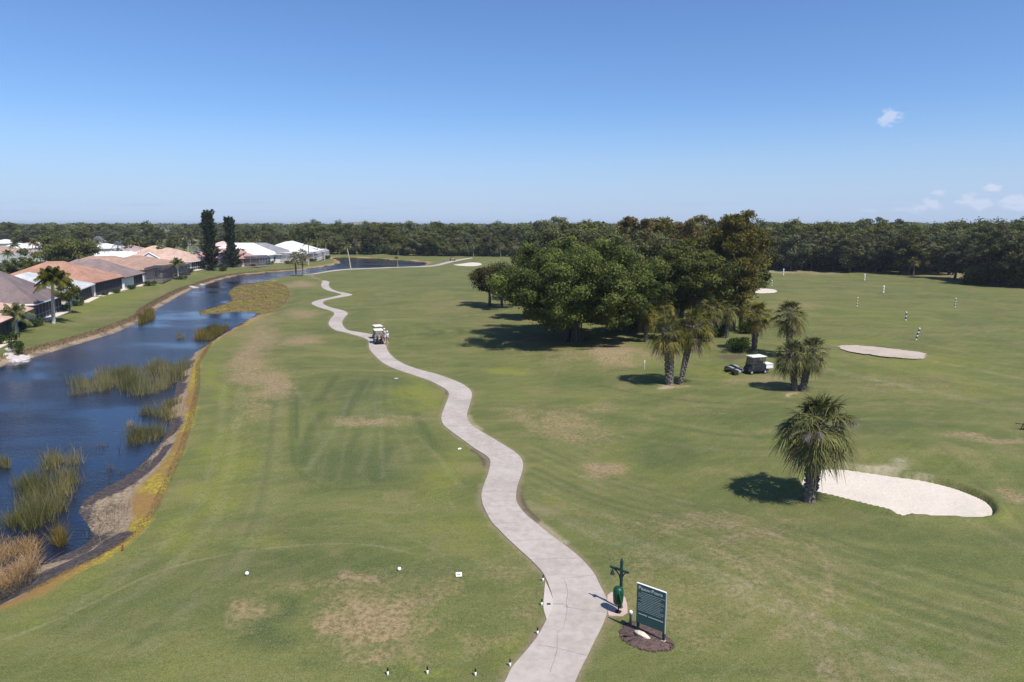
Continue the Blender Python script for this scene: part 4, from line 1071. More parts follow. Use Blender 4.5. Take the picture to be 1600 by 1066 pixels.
# far wood that reads as one mass, out to the horizon
def far_wood():
    global rng
    rng = np.random.default_rng(77); V, Q, T_, b = [], [], [], 0
    pts, nr, tt, sz = [], [], [], []
    for (n, y0, y1, per, cr, x0, x1) in ((420, 290, 560, 150, 5.5, -.75, .85), (900, 540, 1400, 46, 8, -.8, .8), (900, 1400, 4200, 14, 16, -.8, .8)):
        for i in range(n):
            Y = y0+(y1-y0)*rng.random()**.8; X = rng.uniform(x0, x1)*Y*1.05
            if Y < 560 and X < -15 and Y < 510: continue
            if Y < 420 and X < 30: Y += 130
            c = np.array([X, Y, rng.uniform(9.5, 12.8)]); d = rand_dirs(per, .35)
            h_ = c+d*np.array([cr, cr, 4.3])*(.75+.25*rng.random(per))[:, None]
            pts.append(h_); nr.append(d); tt.append(rng.random()*.5+.5*rng.random(per)); sz.append(np.full(per, cr*.28))
    pts, nr, tt, sz = map(np.concatenate, (pts, nr, tt, sz))
    pts[:, 2] = np.clip(pts[:, 2], .5, 17.0)
    o = leaves('distant_wood', pts, sz, M['oak'], None, nr, tt, asp=.8)
    return tag(o, kind='stuff')
far_wood()
# isolated palm and small trees at the range border
x, y = along(1429, 205, 4); wood(ppalm[0], x, y, .82, 'lone cabbage palm standing in front of the wood on the range border', 'palm tree', None)

# ------------------------------------------------------------ houses along the lake
RC = dict(salmon=(.52,.35,.28), orange=(.36,.20,.135), brown=(.175,.135,.130), metal=(.46,.47,.46), peach=(.48,.34,.265), white=(.66,.65,.64), grey=(.235,.235,.245),
          green=(.24,.27,.235), rosy=(.42,.24,.22), tan=(.52,.36,.24), mauve=(.36,.25,.23), orange2=(.34,.225,.165), dusk=(.22,.165,.15), pink=(.58,.42,.38))
for k, v in RC.items(): M['roof_'+k] = roofmat('roof_'+k, v)
WC = dict(white=(.72,.70,.68), cream=(.62,.55,.44), grey=(.42,.43,.42), tan=(.60,.44,.30), pink=(.62,.48,.43))
for k, v in WC.items(): M['wall_'+k] = simple('stucco_'+k, v, .9, .06, 1.5, .2, 25)

def house(A, B, depth, roof, wall, label, eave=2.75, ridge=2.5, lanai=None, gables=(), cage=None, cagemat='mesh_dark', framemat='frame_dark', windows=(), group='single storey houses by the lake', hip=True, mull='frame_dark', over=.7, name='house', rear=False):
    """A, B: ground corners of the lake-side face, near and far; the house extends behind it"""
    A, B = Vector(A), Vector(B); w = (B-A).length; ang = math.atan2(B.y-A.y, B.x-A.x)
    root = empty(name, (A.x, A.y, A.z), ang, label, 'house', group)
    d = depth
    MB().box((w/2, d/2, (eave-.4)/2), (w, d, eave+.4)).build('wall', M['wall_'+wall], root)
    o = over; rl = d*.5 if not hip else max(1.2, min(w, d)/2+.3)
    E = [(-o, -o, eave), (w+o, -o, eave), (w+o, d+o, eave), (-o, d+o, eave)]
    if w <= d: r1, r2 = (w/2, rl-o if hip else -o, eave+ridge), (w/2, d-rl+o if hip else d+o, eave+ridge)
    else: r1, r2 = (rl-o, d/2, eave+ridge), (w-rl+o, d/2, eave+ridge)
    mb = MB(); vs = E + [r1, r2]
    if w <= d: fs = [(0, 1, 4), (1, 2, 5, 4), (2, 3, 5), (3, 0, 4, 5)]
    else: fs = [(0, 1, 5, 4), (1, 2, 5), (2, 3, 4, 5), (3, 0, 4)]
    mb.add(vs, fs + [(3, 2, 1, 0)])
    rf = mb.build('roof', M['roof_'+roof], root)
    fb = MB()                                                            # fascia round the eaves
    for (x0, y0, _), (x1, y1, _) in zip(E, E[1:]+E[:1]):
        L = math.hypot(x1-x0, y1-y0); fb.box(((x0+x1)/2, (y0+y1)/2, eave-.07), (L+.06, .06, .2), math.atan2(y1-y0, x1-x0))
    fb.build('fascia', M['white'] if mull != 'frame_dark' or roof in ('metal', 'white') else M['frame_dark'], root)
    for i, (gy, gw, gh, side) in enumerate(gables):                      # cross gables with pale fronts
        x0 = -o-.15; x1 = w*.5; zb = eave; hw = gw/2
        g = MB().add([(x0, gy-hw-.35, zb), (x0, gy+hw+.35, zb), (x0, gy, zb+gh+.25), (x1, gy-hw-.35, zb), (x1, gy+hw+.35, zb), (x1, gy, zb+gh+.25)],
                     [(0, 2, 5, 3), (2, 1, 4, 5)]).build('gable_roof', M['roof_'+roof], root)
        MB().prism([(0, 0)], 0, 0) if False else None
        MB().add([(x0+.12, gy-hw, zb-.1), (x0+.12, gy+hw, zb-.1), (x0+.12, gy, zb+gh), (x1-.2, gy-hw, zb-.1), (x1-.2, gy+hw, zb-.1), (x1-.2, gy, zb+gh)],
                 [(0, 1, 2), (5, 4, 3), (0, 2, 5, 3), (2, 1, 4, 5), (1, 0, 3, 4)]).build('gable_wall', M['white'], root)
        tr = MB()
        for s in (-1, 1):
            p0 = Vector((x0-.02, gy+s*(hw+.4), zb-.02)); p1 = Vector((x0-.02, gy, zb+gh+.28)); tr.tube([tuple(p0), tuple(p1)], .13, 4)
        tr.build('gable_trim', M['white'] if roof != 'brown' else M['frame_dark'], root, fixn=False)
    if lanai:
        for (a, b) in lanai:
            x0, x1 = a*w, b*w; L = x1-x0
            sc = MB().box(((x0+x1)/2, -.03, (eave+.1)/2), (L, .10, eave-.35)).build('lanai_screen', M['screen_dark'], root)
            fr = MB(); nn = max(2, int(L/1.5))
            for i in range(nn+1): fr.box((x0+L*i/nn, -.10, eave/2), (.07, .05, eave-.2))
            for z in (.12, .95, eave-.16): fr.box(((x0+x1)/2, -.105, z), (L, .045, .07))
            fr.build('frame', M[mull], sc)
            MB().box(((x0+x1)/2, -.75, .0), (L, 1.5, .16)).build('patio_slab', M['wall_cream'], root)
    for (a, z, ww, hh, side) in windows:
        if side == 's':  # lake side
            wn_ = MB().box((a*w, -.015, z), (ww, .06, hh)).build('window', M['glass'], root)
            f = MB(); 
            for s in (-1, 1): f.box((a*w+s*ww/2, -.05, z), (.09, .05, hh+.16)); f.box((a*w, -.055, z+s*hh/2), (ww, .05, .09))
            f.build('frame', M['white'], wn_)
        else:            # near end wall
            wn_ = MB().box((-.015, a*d, z), (.06, ww, hh)).build('window', M['glass'], root)
            f = MB()
            for s in (-1, 1): f.box((-.05, a*d+s*ww/2, z), (.05, .09, hh+.16)); f.box((-.055, a*d, z+s*hh/2), (.05, ww, .09))
            f.build('frame', M['white'], wn_)
    if cage:
        a, b, e, hh = cage; x0, x1 = a*w, b*w; L = x1-x0; ch = eave-.1 if not hh else hh
        cg = empty('pool_cage', (0, 0, 0)); cg.parent = root
        bars = MB(); t = .06; nn = max(2, int(L/1.7)); ne = max(1, int(e/1.7))
        def zt(y): return ch + .75*min(1, (y+e)/1.3)
        for i in range(nn+1):
            x = x0+L*i/nn
            bars.box((x, -e, ch/2), (t, t, ch)); bars.tube([(x, -e, ch), (x, -e+1.3, ch+.75), (x, 0, ch+.75)], t*.6, 4)
        for j in range(ne+1):
            y = -e+e*j/ne
            for x in (x0, x1): bars.box((x, y, zt(y)/2), (t, t, zt(y)))
            bars.box(((x0+x1)/2, y, zt(y)), (L, t, t))
        for z in (.1, 1., ch):
            bars.box(((x0+x1)/2, -e, z), (L, t, t))
            for x in (x0, x1): bars.box((x, -e/2, z), (t, e, t))
        bars.build('cage_frame', M[framemat], cg)
        pn = MB()
        pn.add([(x0, -e+.01, 0), (x1, -e+.01, 0), (x1, -e+.01, ch), (x0, -e+.01, ch)], [(0, 1, 2, 3)])
        pn.add([(x0, -e+.01, ch), (x1, -e+.01, ch), (x1, -e+1.3, ch+.75), (x0, -e+1.3, ch+.75)], [(0, 1, 2, 3)])
        pn.add([(x0, -e+1.3, ch+.75), (x1, -e+1.3, ch+.75), (x1, 0, ch+.75), (x0, 0, ch+.75)], [(0, 1, 2, 3)])
        for x in (x0+.01, x1-.01): pn.add([(x, -e, 0), (x, 0, 0), (x, 0, ch+.75), (x, -e+1.3, ch+.75), (x, -e, ch)], [(0, 1, 2, 3, 4)])
        pn.build('cage_screen', M[cagemat], cg, fixn=False)
        MB().box(((x0+x1)/2, -e/2, .0), (L, e, .14)).build('patio_slab', M['wall_cream'], root)
    vb = MB()
    for i in range(2): vb.lathe((w*.5+rr.uniform(-2, 2), d*rr.uniform(.3, .7), eave+ridge*.75), [(.12, 0), (.12, ridge*.25+.35), (.16, ridge*.25+.42)], 6)
    return root

HS = [
 ((-75,572),(52,502.5),20,'salmon','grey','pale salmon tile roofed house with a grey wall, cut off at the left edge',dict(lanai=[(.3,.66)],ridge=3.6)),
 ((55,503),(97,487),25,'brown','cream','dark purple-brown shingle roofed house with a dark screened lanai behind the feather palm',dict(lanai=[(.02,.98)],ridge=5.0,mull='grey',eave=2.8,gables=[(7,6,2.2,0)])),
 ((104,483),(144,464.5),17,'metal','cream','house with a pale grey metal roof, between the purple-brown and the orange roofed houses',dict(lanai=[(.5,.97)],ridge=3.2)),
 ((148.5,463.5),(192,451.5),20,'orange','white','bright orange tile hip roofed house with a long dark screened lanai',dict(lanai=[(.04,.99)],ridge=4.1,eave=2.9,mull='frame_dark')),
 ((195,452),(224,443.5),19,'dusk','white','dusky brown shingle roofed house with a white wall and low hedge',dict(lanai=[(.5,.95)],ridge=4.0)),
 ((229,441),(252,433.5),24,'orange2','white','orange tile roofed house with a white gable and a black pool cage',dict(gables=[(15,10,2.6,0)],cage=(-.05,.6,4.2,2.9),ridge=3.4,eave=3.1)),
 ((262,434.5),(293,426),22,'orange2','white','orange tile roofed house partly behind a small feather palm and a black cage',dict(cage=(-.1,.5,3.5,2.9),ridge=3.1,eave=2.9)),
 ((299,426),(322,419.5),22,'peach','white','peach tile roofed house with white framed windows and a pale gable',dict(lanai=[(.04,.9)],gables=[(12,9,2.6,0)],ridge=3.6,eave=2.9,mull='white',framemat='frame_dark')),
 ((379,418),(404,414),20,'rosy','pink','pinkish roofed house with a brown framed pool cage right of the dark conifers',dict(cage=(.1,.95,5,2.9),cagemat='mesh_dark',framemat='grey',ridge=3.4)),
 ((413,413.5),(434,410),22,'white','white','bright white roofed house with a white wall and dark window',dict(windows=[(.75,1.4,2.2,1.9,'s')],ridge=4.4,eave=3.3,mull='white')),
 ((438,412),(462,407.5),24,'grey','white','grey shingle roofed house with a white framed pool cage',dict(cage=(0,.7,5,3.0),cagemat='mesh_grey',framemat='white',ridge=4.2,eave=3.2,mull='white')),
 ((482,407.5),(503,402.5),22,'white','grey','white roofed house with a grey screened porch at the far end of the row',dict(lanai=[(.02,.98)],cage=(.0,.9,4,2.9),cagemat='mesh_grey',framemat='white',ridge=4.4,eave=3.2,mull='white')),
]
house_pos = []
for a, b, d, rf, wl, lb, kw in HS:
    A_, B_ = G(*a), G(*b); B_.z = A_.z
    # keep facades sensible: true near/far distance along the row
    house_pos.append((A_, B_)); house(A_, B_, d, rf, wl, lb, **kw)

# rear streets: ridge seen at (px,py); ridge height ~5 m
def rear(px, py, w, d, roof, wall, label, hr=5.1, rz=1.75, **kw):
    x, y = at(px, py, hr+.9); A_ = Vector((x, y, 0)); u = Vector((math.cos(rz), math.sin(rz), 0)); n = Vector((-u.y, u.x, 0))
    A_ = A_-u*w/2-n*d/2; A_.z = .9 if x < -60 else .3
    house(A_, A_+u*w, d, roof, wall, label, group='houses of the rear streets', ridge=hr-2.75, mull='white', windows=[(.3,1.4,1.6,1.2,'s'),(.7,1.4,1.6,1.2,'s'),(.5,1.4,1.6,1.2,'e')], **kw)
for a in [
 (14,396,15,26,'green','grey','grey-green roofed house at the left edge behind the purple-brown roof'),
 (34,390,13,22,'mauve','cream','mauve roofed house with a small pale gable at the left'),
 (2,385,12,16,'orange2','cream','orange roof corner at the left edge of the rear street'),
 (8,374,16,14,'white','white','white roofed house at the left edge of the rear street'),
 (30,380,13,14,'white','white','white roofed house second from the left edge in the rear street'),
 (52,378,12,14,'pink','white','pale pinkish roofed house left of the big dark oak'),
 (162,380,18,15,'white','white','bright white roofed house right of the big dark oak'),
 (180,393,14,24,'white','white','long white roofed house just behind the orange tile roofs'),
 (240,384,14,10,'tan','tan','tan stucco house half hidden by palms'),
 (262,387,12,12,'tan','tan','second tan stucco house behind the gabled orange roofs'),
 (284,371,16,14,'rosy','cream','rosy roofed house far back below the wood'),
 (348,377,12,12,'pink','pink','small pink house seen between the two dark conifers'),
 (385,380,14,14,'pink','pink','pink walled house right of the dark conifers'),
 (411,379.5,12,14,'pink','white','pale roofed house behind the bright white roof'),
 (425,384,16,18,'grey','white','grey roofed house directly behind the bright white roof'),
 (448,387,14,16,'white','white','white roofed house between two grey roofs'),
 (140,373,10,10,'tan','cream','small cream house corner beyond the big dark oak'),
 (205,383,12,12,'mauve','cream','low mauve roofed house behind the silver palm')]:
    rear(*a)

# ------------------------------------------------------------ plants on the house side
M['silver'] = leafmat('silver_palm_leaf', (.16, .19, .19), (.34, .37, .36), transl=.1)
t = feather_palm('feather_palm', 8.4, 3.4, .24, 34, 40, 301, (.4, .3), wid=.13)
place(t, 84, 506, 'tall feather palm with a pale smooth trunk standing on the lawn by the purple-brown roof', 'palm tree', rz=0.)
t2 = feather_palm('feather_palm', 4.0, 2.9, .24, 22, 30, 302, (0, 0), wid=.10)
place(t2, 26, 521, 'short feather palm at the corner of the salmon roofed house', 'palm tree', rz=1.)
t = broadleaf('small_tree', 5.6, 2.1, 1.8, 20, 5200, .24, 'oak', trunk_r=.13, clump_r=.8, seed=303, limbs=6)
place(t, 110, 490, 'small leafy tree beside the tall feather palm', 'tree')
t3 = feather_palm('feather_palm', 5.8, 2.7, .16, 20, 26, 304, (.2, 0), wid=.12)
place(t3, 279, 437, 'feather palm on the lawn beside the black pool cage', 'palm tree', rz=2.)
c1_ = columnar('columnar_conifer', 19.6, 2.25, 305, 3.6, 5); place(c1_, 331, 423, 'taller of the two dark columnar conifers on the lake shore', 'tree', 'pair of dark conifers', rz=.3)
c2_ = columnar('columnar_conifer', 17.4, 1.75, 306, 4.4, 3); place(c2_, 363, 420, 'shorter of the two dark columnar conifers, on the right', 'tree', 'pair of dark conifers', rz=1.3)
t = broadleaf('oak_tree', 11.3, 8.6, 1.0, 90, 26000, .5, 'oak', trunk_r=.5, clump_r=2.0, seed=307, limbs=10)
place(t, 0, 0, 'big dark spreading oak standing among the houses', 'tree', xy=along(103, 200, 6))
gp = [
 (463,431.5,7.9,2.3,.26,311,(-.2,0),'left one of two close cabbage palms by the bend of the cart path'),
 (473,431.5,8.6,2.3,.22,312,(.3,0),'right one of two close cabbage palms by the bend of the cart path')]
for px, py, h_, cr, tr, sd_, ln, lb in gp:
    t = cabbage_palm('cabbage_palm', h_, cr, tr, 30, 16, sd_, False, ln, 0, .15, 2, .13); place(t, px, py, lb, 'palm tree', 'cabbage palms by the lake', rz=0.)
sp = feather_palm('feather_palm', 9.4, 2.6, .17, 18, 20, 313, (-1.3, .4), wid=.15)
place(sp, 548, 420.5, 'leaning feather palm with a thin pale trunk on the far lake shore', 'palm tree', rz=0.)
a_ = copy_tree(sp); place(a_, 482, 415, 'tall feather palm in front of the white framed pool cage', 'palm tree', rz=2.5, s=1.08)
a_ = copy_tree(sp); place(a_, 507, 407, 'feather palm beside the last house of the row', 'palm tree', rz=4., s=.95)
a_ = copy_tree(sp); place(a_, 622, 418, 'small thin palm on the lake shore beside the far cart path', 'palm tree', rz=1., s=.42)
silver = cabbage_palm('silver_palm', 8, 3.2, .22, 26, 14, 320, False, (0, 0), 0, 0, 2, .22)
for ch in silver.children:
    if ch.name.startswith('crown'): ch.data.materials[0] = M['silver']
place(silver, 0, 0, 'silvery fan palm between the white roofs and the wood', 'palm tree', xy=along(184, 300, 6), s=1.)
for i, (px, Y, s, lb) in enumerate([(307,265,.8,'silvery fan palm behind the peach roof'),(156,345,1.15,'silvery fan palm beyond the big dark oak')]):
    a_ = copy_tree(silver); place(a_, 0, 0, lb, 'palm tree', xy=along(px, Y, 5), s=s)
for i, (px, Y, s, lb) in enumerate([(30,235,.9,'feather palm before the white roofs at the left edge'),(48,260,.9,'feather palm left of the big dark oak'),(8,190,.8,'feather palm beside the grey-green roof'),
     (150,215,.8,'feather palm at the right foot of the big dark oak'),(200,300,.85,'feather palm behind the long white roof'),(222,285,.9,'feather palm left of the tan stucco house'),
     (247,275,.9,'feather palm in front of the tan stucco houses'),(272,270,.95,'feather palm between the two orange gables'),(292,300,1.,'feather palm in front of the rosy roof'),(385,290,.9,'feather palm beside the pink walled house'),
     (400,300,1.,'feather palm behind the bright white roof'),(322,310,1.,'feather palm left of the tall conifer'),(495,310,1.,'feather palm behind the last white roof'),(60,205,.7,'low feather palm under the big dark oak'),(120,190,.75,'feather palm in front of the big dark oak'),(378,250,.6,'low feather palm in front of the pinkish house')]):
    a_ = copy_tree(sp); place(a_, 0, 0, lb, 'palm tree', 'palms among the houses', xy=along(px, Y, 5), s=s)
row(-150,150,360,395,4,8,12,'tree between the rear houses and the wood, left of the big oak','garden trees at the left',(1,3,5,0),12)
row(120,540,365,430,16,8,12,'green tree between the rear houses and the wood','garden trees behind the houses',(1,3,5,0,3),14)
row(-60,75,165,185,6,4.5,6.5,'garden tree in front of the grey-green roof','garden trees before the grey-green roof',(3,5),5)
row(190,480,300,330,5,5,7,'small garden tree among the rear houses','small garden trees',(1,3,5),12)
# hedges and shrubs by the lanais
hb = shrub('hedge', 1.6, .7, 1.1, 1300, .16, 'shrub', 330)
place(hb, 207, 452, 'clipped green hedge in front of the white wall of the dusky brown roofed house', 'hedge', rz=1.5)
HB = [(40,513,1.1,'long dark hedge below the lanai of the salmon roofed house'),(58,510,1.2,'hedge at the corner of the purple-brown roofed house'),(100,486,1.2,'round shrub beneath the small leafy tree'),(122,478,1.,'shrub beside the metal roofed house'),
      (236,447,1.2,'hedge in front of the black pool cage'),(286,437,1.,'shrub at the foot of the small feather palm'),(183,458,.9,'low shrub at the orange roofed lanai'),(165,462,.7,'small shrub by the orange roofed lanai'),
      (300,428,1.,'shrub left of the peach roofed lanai'),(423,413.5,1.3,'dark hedge below the white wall'),(396,418,1.,'shrub by the brown framed cage'),(490,409,1.3,'hedge in front of the last porch'),(512,405,1.6,'rounded shrub past the last house'),(350,424,1.3,'dark shrub between the two conifers'),(452,414,1.2,'hedge by the white framed pool cage'),(5,538,1.4,'yellow-green shrub at the left edge of the lawn')]
for px, py, s, lb in HB:
    a_ = copy_tree(hb); place(a_, px, py, lb, 'shrub', 'shrubs along the house fronts', s=s, rz=1.3+rr.uniform(-.4, .4))
a_ = copy_tree(hb); place(a_, 390, 430.5, 'small bush at the water edge on the house side', 'shrub', s=.8)
a_ = copy_tree(hb); place(a_, 27, 553, 'narrow dark bush standing on the bank beside the pale rocks', 'shrub', s=.6, sz=1.5)
# trees down to the ground: undergrowth in front of the woods
ug = broadleaf('undergrowth_bush', 4.2, 3.6, .1, 26, 2600, .55, 'oak', trunk_r=.15, clump_r=1.5, seed=340, limbs=3)
first = True
def under(pxa, pxb, Ya, Yb, n, lb, grp):
    global first
    for i in range(n):
        f = (i+rr.random()*.7)/n; Y = Ya+(Yb-Ya)*f+rr.uniform(-3, 3); px = pxa+(pxb-pxa)*f
        t = ug if first else copy_tree(ug); first = False
        place(t, 0, 0, lb, 'bush', grp, xy=along(px, Y, 2), s=rr.uniform(.8, 1.5), sz=rr.uniform(.8, 1.4))
under(1175,1800,243,206,30,'dense bush at the shaded foot of the wood beyond the range','undergrowth beyond the range')
under(1520,1760,180,160,12,'dense bush under the large oaks at the right edge','undergrowth at the right edge')
under(500,880,350,328,26,'dense bush at the foot of the wood beyond the lake end','undergrowth beyond the lake end')
under(-150,500,440,420,16,'bush in front of the wood behind the houses','undergrowth behind the houses')

# rocks and a slab on the bank
def rock(sx, sy, sz_, seed, mat='rock'):
    bm = bmesh.new(); bmesh.ops.create_icosphere(bm, subdivisions=2, radius=1); r_ = random.Random(seed)
    off = [Vector((r_.uniform(-1, 1), r_.uniform(-1, 1), r_.uniform(-1, 1))).normalized() for _ in range(7)]
    for v in bm.verts:
        k = 1.
        for o in off:
            dt = v.co.normalized().dot(o)
            if dt > .55: k = min(k, .55/dt+.08)
        v.co = v.co*k*(1+r_.uniform(-.04, .04)); v.co.x *= sx; v.co.y *= sy; v.co.z *= sz_
    me = bpy.data.meshes.new('rock'); bm.to_mesh(me); bm.free(); me.materials.append(M[mat])
    o = bpy.data.objects.new('rock', me); col.objects.link(o); return o
M['palerock'] = simple('pale_rock', (.46, .42, .39), .9, .2, 3, .6, 8)
rk = [rock(.8, .6, .4, i, 'palerock') for i in range(4)]
rlab = 'pale rock in the pile tumbling down the bank at the left edge'
k = 0
for i in range(34):
    px = rr.uniform(12, 58); py = 548+(px-12)*.28+rr.uniform(-3, 9)
    o = rk[i] if i < 4 else rk[i % 4].copy()
    if i >= 4: col.objects.link(o)
    place(o, px, py, rlab, 'rock', 'pile of pale rocks on the bank', s=rr.uniform(.5, 1.15))
sl = MB().box((0, 0, 0), (4.2, 1.5, .18)).build('drain_slab', M['palerock']); p = G(300, 448)
sl.location = (p.x, p.y, p.z+.10); sl.rotation_euler = (0, .06, -.7); tag(sl, 'pale concrete slab lying across the far bank', 'slab')
sl2 = sl.copy(); col.objects.link(sl2); p = G(314, 444); sl2.location = (p.x, p.y, p.z+.06); sl2.scale = (.5, .7, 1); tag(sl2, 'smaller pale concrete slab further along the far bank', 'slab')

# ------------------------------------------------------------ reeds and marsh grass (stuff, one object per bed)
def pts_in(poly, n):
    o = []; lo = poly.min(0); hi = poly.max(0)
    while len(o) < n:
        q = rng.uniform(lo, hi, (n*3, 2)); q = q[sdist(q, poly) < 0]; o += list(q)
    return np.array(o[:n])
def bed(name, px, n, hmin, hmax, mat, label, w=.022, lean=.18, droop=.25, seed=0, zoff=0., kind='stuff', cat='reeds', clump=.0):
    global rng
    rng = np.random.default_rng(seed)
    poly = np.array([at(x, y, WL) for x, y in px]) if isinstance(px, list) else px
    q = pts_in(poly, n)
    if clump:
        cen = pts_in(poly, max(3, n//140)); q = cen[rng.integers(len(cen), size=n)]+rng.normal(size=(n, 2))*clump
    if kind == 'stuff' and mat in ('reed', 'straw', 'brush'): q = q+rng.normal(size=(n, 2))*.22*(rng.random((n, 1)) < .5)
    z = np.maximum(terrain(q), WL-.25)+zoff
    d = rng.normal(size=(n, 3))*lean; d[:, 2] = 1; d /= np.linalg.norm(d, axis=1)[:, None]
    ln = rng.uniform(hmin, hmax, n)*(.7+.3*np.sin(q[:, 0]*1.9)*np.sin(q[:, 1]*1.3)+.15)
    sd = rng.normal(size=(n, 3)); sd[:, 2] = 0
    V, Q, k = blades(np.column_stack([q, z]), d, ln, w, droop*rng.random(n), 3, sd)
    tt = np.clip(.45+.35*np.sin(q[:, 0]*.9+seed)*np.sin(q[:, 1]*.6)+.35*rng.normal(size=n), 0, 1)
    o = np_mesh(name, V, Q, M[mat], None, np.repeat(tt, k))
    if kind == 'stuff': tag(o, kind='stuff')
    else: tag(o, label, cat)
    return o
bed('reed_bed', [(107,618),(125,620),(150,612),(165,609),(172,616),(230,618),(258,608),(280,596),(290,576),(255,573),(200,580),(150,592),(110,600)], 10500, 1.0, 2.2, 'reed', '', .024, .15, seed=1, clump=.38)
bed('reed_bed', [(208,697),(232,693),(258,684),(262,662),(275,642),(278,632),(240,634),(222,652),(207,676)], 2700, .8, 1.7, 'reed', '', .022, .22, seed=2, clump=.3)
bed('reed_bed', [(5,834),(60,834),(72,818),(92,800),(106,770),(130,766),(136,735),(112,712),(85,712),(60,740),(30,755),(8,790)], 4600, .9, 2.1, 'reed', '', .024, .22, seed=3, clump=.26)
bed('reed_tuft', [(86,850),(93,856),(102,851),(100,842),(88,842)], 520, 1.0, 1.7, 'reed', 'tall reed tuft standing alone in the near water', .026, .25, seed=4, kind='t')
bed('reed_tuft', [(-6,730),(14,732),(14,722),(-6,720)], 420, .9, 1.5, 'reed', 'reed tuft cut off by the left edge', .026, .22, seed=5, kind='t')
bed('reed_tuft', [(200,667),(210,667),(210,660),(201,659)], 160, .4, .8, 'straw', 'short brown reed tuft left of the shore reeds', .026, .3, seed=6, kind='t')
bed('reed_tuft', [(104,700),(122,700),(120,692),(106,691)], 260, .25, .5, 'straw', 'low rusty brown clump of weed in the near water', .03, .6, seed=7, kind='t')
bed('straw_bed', [(-30,935),(30,915),(50,885),(58,862),(48,848),(10,842),(-30,845)], 14000, .55, 1.15, 'straw', '', .024, .75, .7, seed=8)
bed('dead_brush', [(135,862),(165,850),(200,822),(205,800),(180,790),(150,805),(134,830)], 380, .3, 1.1, 'brush', '', .016, .8, .2, seed=9)
bed('dead_brush', [(-20,960),(40,925),(60,900),(40,900),(-20,930)], 1300, .4, .9, 'brush', '', .018, .8, .4, seed=10)
bed('reed_bed', [(304,531),(330,532),(345,523),(358,512),(330,514),(310,521)], 3400, .8, 1.7, 'reed', '', .035, .16, seed=11)
bed('reed_tuft', [(276,530),(288,530),(288,524),(277,524)], 220, .5, 1.1, 'reed', 'small reed tuft left of the middle reed bed', .035, .25, seed=12, kind='t')
bed('reed_bed', [(216,507),(236,500),(241,493),(236,487),(222,498)], 1700, .9, 1.6, 'reed', '', .05, .16, seed=13)
bed('reed_sprigs', [(140,760),(190,748),(185,705),(160,690),(146,700),(150,735)], 260, .3, 1.0, 'brush', '', .016, .25, seed=14, clump=.12)
bed('reed_sprigs', [(215,735),(250,712),(262,690),(240,705),(222,722)], 160, .3, .8, 'brush', '', .016, .4, seed=15, clump=.15)
bed('marsh_grass', MARSH, 16000, .08, .38, 'marsh', '', .07, .6, .4, seed=16, zoff=-.02)
# dry grass fringe along the far bank
def fringe(px, wid_, n, hmin, hmax, mat, seed, w, off=.6):
    global rng
    rng = np.random.default_rng(seed); pts = np.array([at(x, y, WL) for x, y in px]); seg = np.linalg.norm(np.diff(pts, axis=0), axis=1)
    i = rng.choice(len(seg), n, p=seg/seg.sum()); t = rng.random(n)[:, None]; q = pts[i]*(1-t)+pts[i+1]*t
    dr = (pts[i+1]-pts[i])/seg[i][:, None]; nrm = np.stack([-dr[:, 1], dr[:, 0]], 1)
    q = q+nrm*(off+wid_*rng.random(n))[:, None]; z = terrain(q)
    d = rng.normal(size=(n, 3))*.35; d[:, 2] = 1; d /= np.linalg.norm(d, axis=1)[:, None]; sd = rng.normal(size=(n, 3)); sd[:, 2] = 0
    V, Q, k = blades(np.column_stack([q, z]), d, rng.uniform(hmin, hmax, n), w, .4*rng.random(n), 2, sd)
    return tag(np_mesh('bank_grass', V, Q, M[mat], None, np.repeat(rng.random(n), k)), kind='stuff')
fringe(LAKE_PX[0:24], 1.5, 15000, .15, .5, 'bankgrass', 51, .05, 1.1)
fringe([(330,541),(310,575),(309,615),(299,664),(284,713),(262,765),(240,814),(210,848),(169,875),(113,903),(75,923),(42,938)], .5, 9000, .04, .14, 'bankgrass', 53, .02, -.25)

# birds and dark twigs on the water
def sprig(px, py, h_, label):
    p = Vector((*at(px, py, WL), WL)); mb = MB()
    for i in range(5):
        a = rr.uniform(0, 6.28); mb.tube([(0, 0, -.2), (.06*math.cos(a), .06*math.sin(a), h_*.5), (.22*math.cos(a), .22*math.sin(a), h_*(.7+.4*rr.random()))], [.012, .01, .005], 4)
    o = mb.build('dead_twig', M['brush'], fixn=False); o.location = p; tag(o, label, 'twig')
sprig(172, 755, 1.4, 'dead twig standing in the water near the mud bank, nearest the reeds')
sprig(186, 706, .5, 'short dead twig sticking out of the open water')

